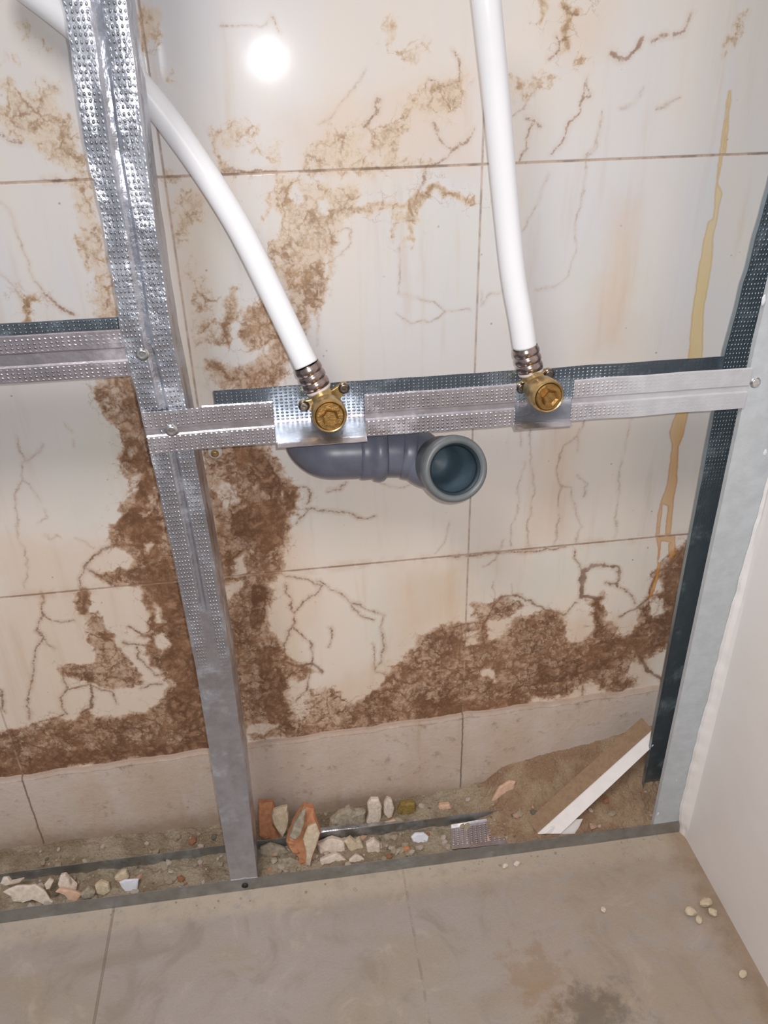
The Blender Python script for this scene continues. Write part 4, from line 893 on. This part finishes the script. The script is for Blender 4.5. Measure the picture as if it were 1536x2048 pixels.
SH = [
 ([(520,1697),(540,1688),(570,1698),(578,1706),(560,1716),(530,1718),(520,1708)], -.070, .008, GREYST, 'grey mortar lump under the small brick fragment', .8),
 ([(524,1720),(546,1722),(552,1730),(548,1738),(524,1740)], -.080, .006, CREAM, 'small square cream crumb beside the foot of the tall stud', .8),
 ([(523,1744),(540,1738),(556,1746),(556,1754),(540,1760),(523,1760)], -.094, .008, BRICK, 'small orange brick crumb tucked at the foot of the tall stud', .8),
 ([(556,1722),(580,1716),(598,1724),(598,1744),(570,1752),(556,1748)], -.090, .008, GREYST, 'grey mortar crumb left of the big brick fragment', .7),
 ([(655,1668),(660,1645),(676,1632),(700,1618),(712,1628),(732,1626),(730,1655),(705,1664),(680,1666)], -.040, .014, GREYST, 'jagged grey mortar chunk with a pale scratch leaning on the wall', .35),
 ([(730,1656),(737,1630),(735,1612),(742,1600),(758,1600),(764,1615),(762,1640),(758,1658)], -.038, .010, WHITEST, 'tall whitish stone standing beside the jagged grey chunk', .3),
 ([(768,1612),(775,1598),(784,1602),(789,1618),(784,1636),(775,1638),(768,1628)], -.034, .010, WHITEST, 'small whitish oval stone beside the tall whitish stone', .3),
 ([(795,1625),(802,1610),(830,1608),(834,1630),(822,1645),(800,1640)], -.032, .012, OLIVE, 'olive brown lump next to the small white oval stone', .4),
 ([(768,1645),(790,1640),(815,1646),(822,1652),(790,1658),(768,1655)], -.044, .007, PINKST, 'flat pinkish chip under the olive brown lump', .8),
 ([(972,1627),(985,1600),(1000,1575),(1022,1562),(1032,1564),(1028,1580),(1010,1600),(990,1622),(980,1632)], -.044, .006, PINKST, 'long pale pink stone shard leaning on the sand heap', .5),
 ([(635,1690),(665,1678),(690,1686),(692,1706),(670,1716),(640,1712)], -.078, .012, WHITEST, 'rounded pale lump right of the big brick fragment', .8),
 ([(640,1722),(672,1708),(698,1724),(690,1740),(655,1744),(640,1738)], -.096, .010, WHITEST, 'flat pale lump close behind the track right of the big brick', .8),
 ([(688,1684),(700,1676),(712,1686),(720,1678),(728,1696),(718,1712),(700,1706)], -.080, .009, CREAM, 'knobbly cream lump in the middle of the track', .7),
 ([(698,1722),(712,1710),(736,1722),(742,1732),(718,1738),(700,1734)], -.098, .007, WHITEST, 'small flat whitish chip behind the front of the track', .8),
 ([(732,1690),(748,1680),(760,1690),(762,1715),(752,1726),(736,1716)], -.088, .010, WHITEST, 'upright pale crumb near the middle of the track', .6),
 ([(762,1722),(776,1714),(788,1722),(780,1730),(764,1730)], -.100, .006, WHITEST, 'tiny flat white chip right of the upright pale crumb', .8),
 ([(802,1700),(818,1694),(824,1704),(812,1712),(802,1708)], -.092, .007, BRICK, 'small orange clay crumb in the middle of the track', .8),
 ([(822,1675),(830,1667),(848,1666),(858,1674),(856,1684),(842,1688),(826,1684)], -.080, .006, CERAM, 'white oval pebble lying in the track', 1.2),
 ([(850,1692),(862,1686),(886,1686),(892,1694),(884,1704),(858,1702)], -.086, .003, CERAM, 'white flat flake right below the white oval pebble', 1.5),
 ([(861,1712),(872,1700),(886,1700),(888,1712),(870,1716)], -.097, .004, CERAM, 'smaller white flake at the front of the track', 1.5),
 ([(1086,1668),(1100,1655),(1140,1640),(1166,1638),(1160,1652),(1150,1668)], -.100, .003, STRIPW, 'white chipped shard lying under the long white strip', 1.6),
 ([(1112,1664),(1130,1645),(1152,1634),(1168,1634),(1165,1640),(1140,1650)], -.092, .003, GREYST, 'thin grey shard lying on the white chipped shard', 1.4),
 ([(960,1702),(974,1688),(976,1668),(980,1680),(986,1690),(985,1703)], -.100, .003, PINKST, 'small triangular peach chip lying on the metal offcut', 1.0),
 ([(5,1785),(30,1773),(70,1770),(88,1782),(100,1800),(110,1808),(95,1812),(65,1800),(45,1806),(25,1804),(22,1795)], -.098, .006, WHITEST, 'big wavy white plaster flake at the left end of the track', 1.0),
 ([(0,1768),(5,1756),(15,1755),(22,1764),(48,1758),(40,1766),(10,1772)], -.074, .005, WHITEST, 'pale flake at the very left behind the big wavy flake', 1.0),
 ([(115,1770),(120,1752),(130,1750),(138,1760),(142,1772),(153,1774),(152,1782),(118,1778)], -.086, .008, WHITEST, 'whitish pointed lump in the left part of the track', .7),
 ([(110,1784),(118,1778),(150,1784),(164,1790),(154,1804),(140,1804),(128,1790)], -.098, .006, PINKST, 'peach coloured flat chip below the whitish pointed lump', 1.0),
 ([(88,1770),(98,1758),(106,1764),(100,1778),(92,1780)], -.084, .006, WHITEST, 'little pale crumb left of the whitish pointed lump', .8),
 ([(189,1772),(200,1764),(216,1770),(220,1784),(208,1792),(192,1788)], -.095, .008, CREAM, 'cream cube shaped crumb between the peach chip and the white fragment', .7),
 ([(228,1756),(240,1746),(252,1743),(258,1756),(248,1764),(230,1762)], -.080, .008, CREAM, 'rounded cream crumb just above the bluish white fragment', .7),
 ([(238,1765),(250,1760),(277,1759),(274,1782),(250,1784),(243,1775)], -.094, .004, CERAM, 'bluish white ceramic fragment in the left part of the track', .9),
 ([(160,1790),(175,1776),(190,1786),(188,1796),(165,1800)], -.099, .007, GREYST, 'dull grey crumb between the peach chip and the cream cube', .7),
 ([(1012,1622),(1008,1604),(1032,1580),(1060,1572),(1074,1594),(1056,1618),(1034,1628)], -.036, .012, BRICK, 'reddish clay lump in the heap beside the long pink shard', .6),
 ([(1070,1690),(1084,1680),(1096,1686),(1090,1696),(1074,1698)], -.100, .006, CREAM, 'cream crumb at the lower end of the long white strip', .7),
 ([(1012,1700),(1020,1680),(1034,1676),(1040,1690),(1030,1702)], -.098, .008, CREAM, 'cream lump right of the metal offcut', .6),
 ([(1196,1650),(1210,1640),(1226,1646),(1222,1658),(1204,1662)], -.095, .008, GREYST, 'greyish lump in the sand near the right stud', .7),
 ([(868,1628),(880,1612),(900,1610),(908,1624),(894,1634),(874,1634)], -.034, .010, PINKST, 'pinkish lump on the rubble near the vertical joint of the wall', .5),
 ([(96,1732),(112,1718),(130,1716),(128,1728),(110,1736)], -.030, .006, PINKST, 'peach chip behind the rear edge of the track on the left', .9),
]
for i, (px, yy, th, m, lb, ln) in enumerate(SH):
    nm = 'plaster_flake' if 'flake' in lb or 'fragment' in lb else ('stone_chip' if 'chip' in lb or 'shard' in lb else 'rubble_lump')
    shard(nm, px, yy-0.004, th, m, lb, ln*0.45, 'rubble', 'larger pieces of rubble along the track', seed=i)
# crumbs on the floor in front
def gpt(px, py): q_ = at(px, py, z=0.0); return Vector((q_.x, q_.y, 0))
for i, (px, py, s, lb) in enumerate([
 (1034, 1730, .0055, 'small round white pebble on the floor in front of the track'), (1010, 1734, .0050, 'slightly duller pebble left of the small round white pebble'),
 (1206, 1822, .0050, 'single small white crumb alone in the middle of the floor'), (1412, 1812, .0100, 'rounded largest lump of the cream plaster crumbs near the white board'),
 (1382, 1828, .0085, 'leftmost flat lump of the cream plaster crumbs near the white board'), (1424, 1826, .0075, 'rightmost lump of the cream plaster crumbs near the white board'),
 (1398, 1842, .0065, 'front lump of the cream plaster crumbs near the white board'), (1484, 1950, .0065, 'flat beige crumb nearest the board at the lower right')]):
    chunk('plaster_crumb', gpt(px, py), (s, s*0.8, s*0.55), WHITEST if i < 3 else CREAM, lb, 'rubble', 'crumbs on the floor', seed=40+i)
# many small crumbs, copies of a few shapes
protos = []
for k in range(6):
    bm = bmesh.new(); bmesh.ops.create_icosphere(bm, subdivisions=1, radius=1); r = random.Random(k)
    for v in bm.verts: v.co *= r.uniform(0.7, 1.1)
    me = bpy.data.meshes.new('rubble_crumb'); bm.to_mesh(me); bm.free(); protos.append(me)
variants = []
for me in protos:
    for m in (WHITEST, CREAM, GREYST, PINKST, BRICK):
        c = me.copy(); c.materials.append(m); variants.append(c)
CR = random.Random(3)
CN = ['whitish', 'cream', 'grey', 'pinkish', 'orange']
for i in range(250):
    x = CR.uniform(-0.42, 0.455)
    zone = CR.random()
    y = CR.uniform(-0.104, -0.064) if zone < 0.62 else CR.uniform(-0.052, -0.010)
    if -0.14 < x < -0.082: x += 0.07
    if x > 0.27 and CR.random() < 0.45: x = CR.uniform(-0.08, 0.25)
    if x < -0.09 and y > -0.06 : y = CR.uniform(-0.050, -0.012)
    s = CR.choice([.0018, .0024, .0034, .0046, .0060]); k = CR.choices(range(5), [7, 7, 2, 2, .8])[0]
    o = bpy.data.objects.new('rubble_crumb', variants[CR.randrange(6)*5+k]); COL.objects.link(o)
    o.scale = (s*CR.uniform(.8, 1.4), s, s*CR.uniform(.5, .9)); o.rotation_euler = (CR.uniform(-.4, .4), CR.uniform(-.4, .4), CR.uniform(0, 6)); o.location = (x, y, bed(x, y)+s*0.25)
    zn = ('left of the tall stud' if x < -0.11 else 'right of the tall stud' if x < 0.12 else 'around the metal offcut' if x < 0.26 else 'on the heap in the right corner')
    zy = 'inside the floor track' if y < -0.06 else 'behind the track against the wall'
    if x > 0.26: zy = 'near the front' if y < -0.06 else 'near the wall'
    sz = 'tiny' if s < 0.0025 else 'small' if s < 0.0045 else 'nut-sized'
    tag(o, f'{sz} {CN[k]} crumb {zn}, {zy}', 'rubble', f'{sz} {CN[k]} crumbs {zn} {zy}')
for i in range(46):
    x = CR.uniform(-0.36, 0.47); y = YF-0.005-abs(CR.gauss(0, 0.012)); s = CR.choice([.0010, .0012, .0016, .0022])
    o = bpy.data.objects.new('grit_crumb', variants[CR.randrange(6)*5+CR.choice([0, 1])]); COL.objects.link(o)
    gz_ = 'left of the nail' if x < -0.12 else 'below the middle of the track' if x < 0.2 else 'near the right stud'
    o.scale = (s, s, s*0.6); o.rotation_euler = (0, 0, CR.uniform(0, 6)); o.location = (x, y, s*0.35)
    tag(o, f'tiny pale grit crumb on the floor before the track, {gz_}', 'rubble', f'grit on the floor {gz_}')

# long white strip with a brown board face, leaning across the corner
st = empty('board_strip', at(1098, 1668, y=-0.098), 'long white edged brown board strip leaning across the right corner', 'board')
A0 = at(1076, 1668, y=-0.100); B0 = at(1306, 1461, y=-0.047)
_d = (B0-A0).normalized(); _n = (CAM-A0); _n = (_n-_d*_n.dot(_d)).normalized()
onb = lambda px, py: CAM+ray(px, py)*((A0-CAM).dot(_n)/ray(px, py).dot(_n))
A1 = onb(1121, 1667); B1 = onb(1307, 1491)
bk = Vector((-0.010, 0.016, 0.009)); dn = Vector((-0.002, 0.003, -0.003))
def prism(a0, a1, b1, b0, off):
    bm = bmesh.new(); f = [bm.verts.new(v) for v in (a0, a1, b1, b0)]; g = [bm.verts.new(v+off) for v in (a0, a1, b1, b0)]
    bm.faces.new(f); bm.faces.new(g[::-1])
    for i in range(4): bm.faces.new((f[i], g[i], g[(i+1) % 4], f[(i+1) % 4]))
    return bm
d_ = (B0-A0).normalized()
o = from_bm('white_edge', prism(A0, A1, B1, B0, Vector((-.0003, .0012, .0002))), STRIPW, st); o['label'] = 'white laminated edge'
o = from_bm('board_face', prism(A0+Vector((-.0003, .0013, .0002)), A1+Vector((-.0003, .0013, .0002)), B1+Vector((-.0003, .0013, .0002)), B0+Vector((-.0003, .0013, .0002)), bk), STRIPB, st); o['label'] = 'brown fibreboard face'

# dimpled metal offcut lying in the track
oc = empty('metal_offcut', at(955, 1690, y=-0.085), 'short dimpled sheet metal offcut lying in the track', 'metal offcut')
def ocplace(t, a, b):
    P00 = at(902, 1664, y=-.066); P10 = at(1004, 1648, y=-.064); P01 = at(903, 1702, y=-.106); P11 = at(1012, 1690, y=-.106)
    top = P00.lerp(P10, t/0.055); bot = P01.lerp(P11, t/0.055); q_ = top.lerp(bot, a/0.04); q_.z = max(q_.z, 0.012)+b+0.004; return q_
profile('sheet', [(0, 0.003), (0.004, 0.0), (0.036, 0.0), (0.04, -0.001)], [0, 1, 0], (0.0, 0.018), ocplace, ZINC_MEM, oc, 0.003)
profile('sheet', [(0, 0.004), (0.004, 0.0015), (0.036, -0.001), (0.04, -0.002)], [0, 1, 0], (0.0175, 0.055), ocplace, ZINC_LEFT, oc, 0.003)
# rolled dark rail scrap lying behind the track, bright upper lip
rl = empty('metal_scrap', at(900, 1655, y=-0.055), 'long bent strip of galvanised metal lying behind the crumbs in the centre', 'metal scrap')
def rlplace(t, a, b):
    q0 = at(640, 1672, y=-.056); q1 = at(1012, 1640, y=-.056); q_ = q0.lerp(q1, t/0.175); return (q_.x, q_.y+a, q_.z+b+0.001*nz(t*30, 0, 0))
profile('bent_sheet', [(-0.006, -0.006), (-0.003, -0.001), (0.0, 0.003), (0.004, 0.005), (0.010, 0.004), (0.013, -0.002)], [0, 0, 0, 0, 0], (0.0, 0.175), rlplace, ZINC_UP, rl, 0.004)
o = shard('wood_sliver', [(1000,1640),(1020,1632),(1084,1618),(1086,1624),(1040,1640),(1005,1650)], -.050, .006, STRIPB, 'dark brown sliver sticking out right of the bent metal strip', 0.6, 'wood sliver')
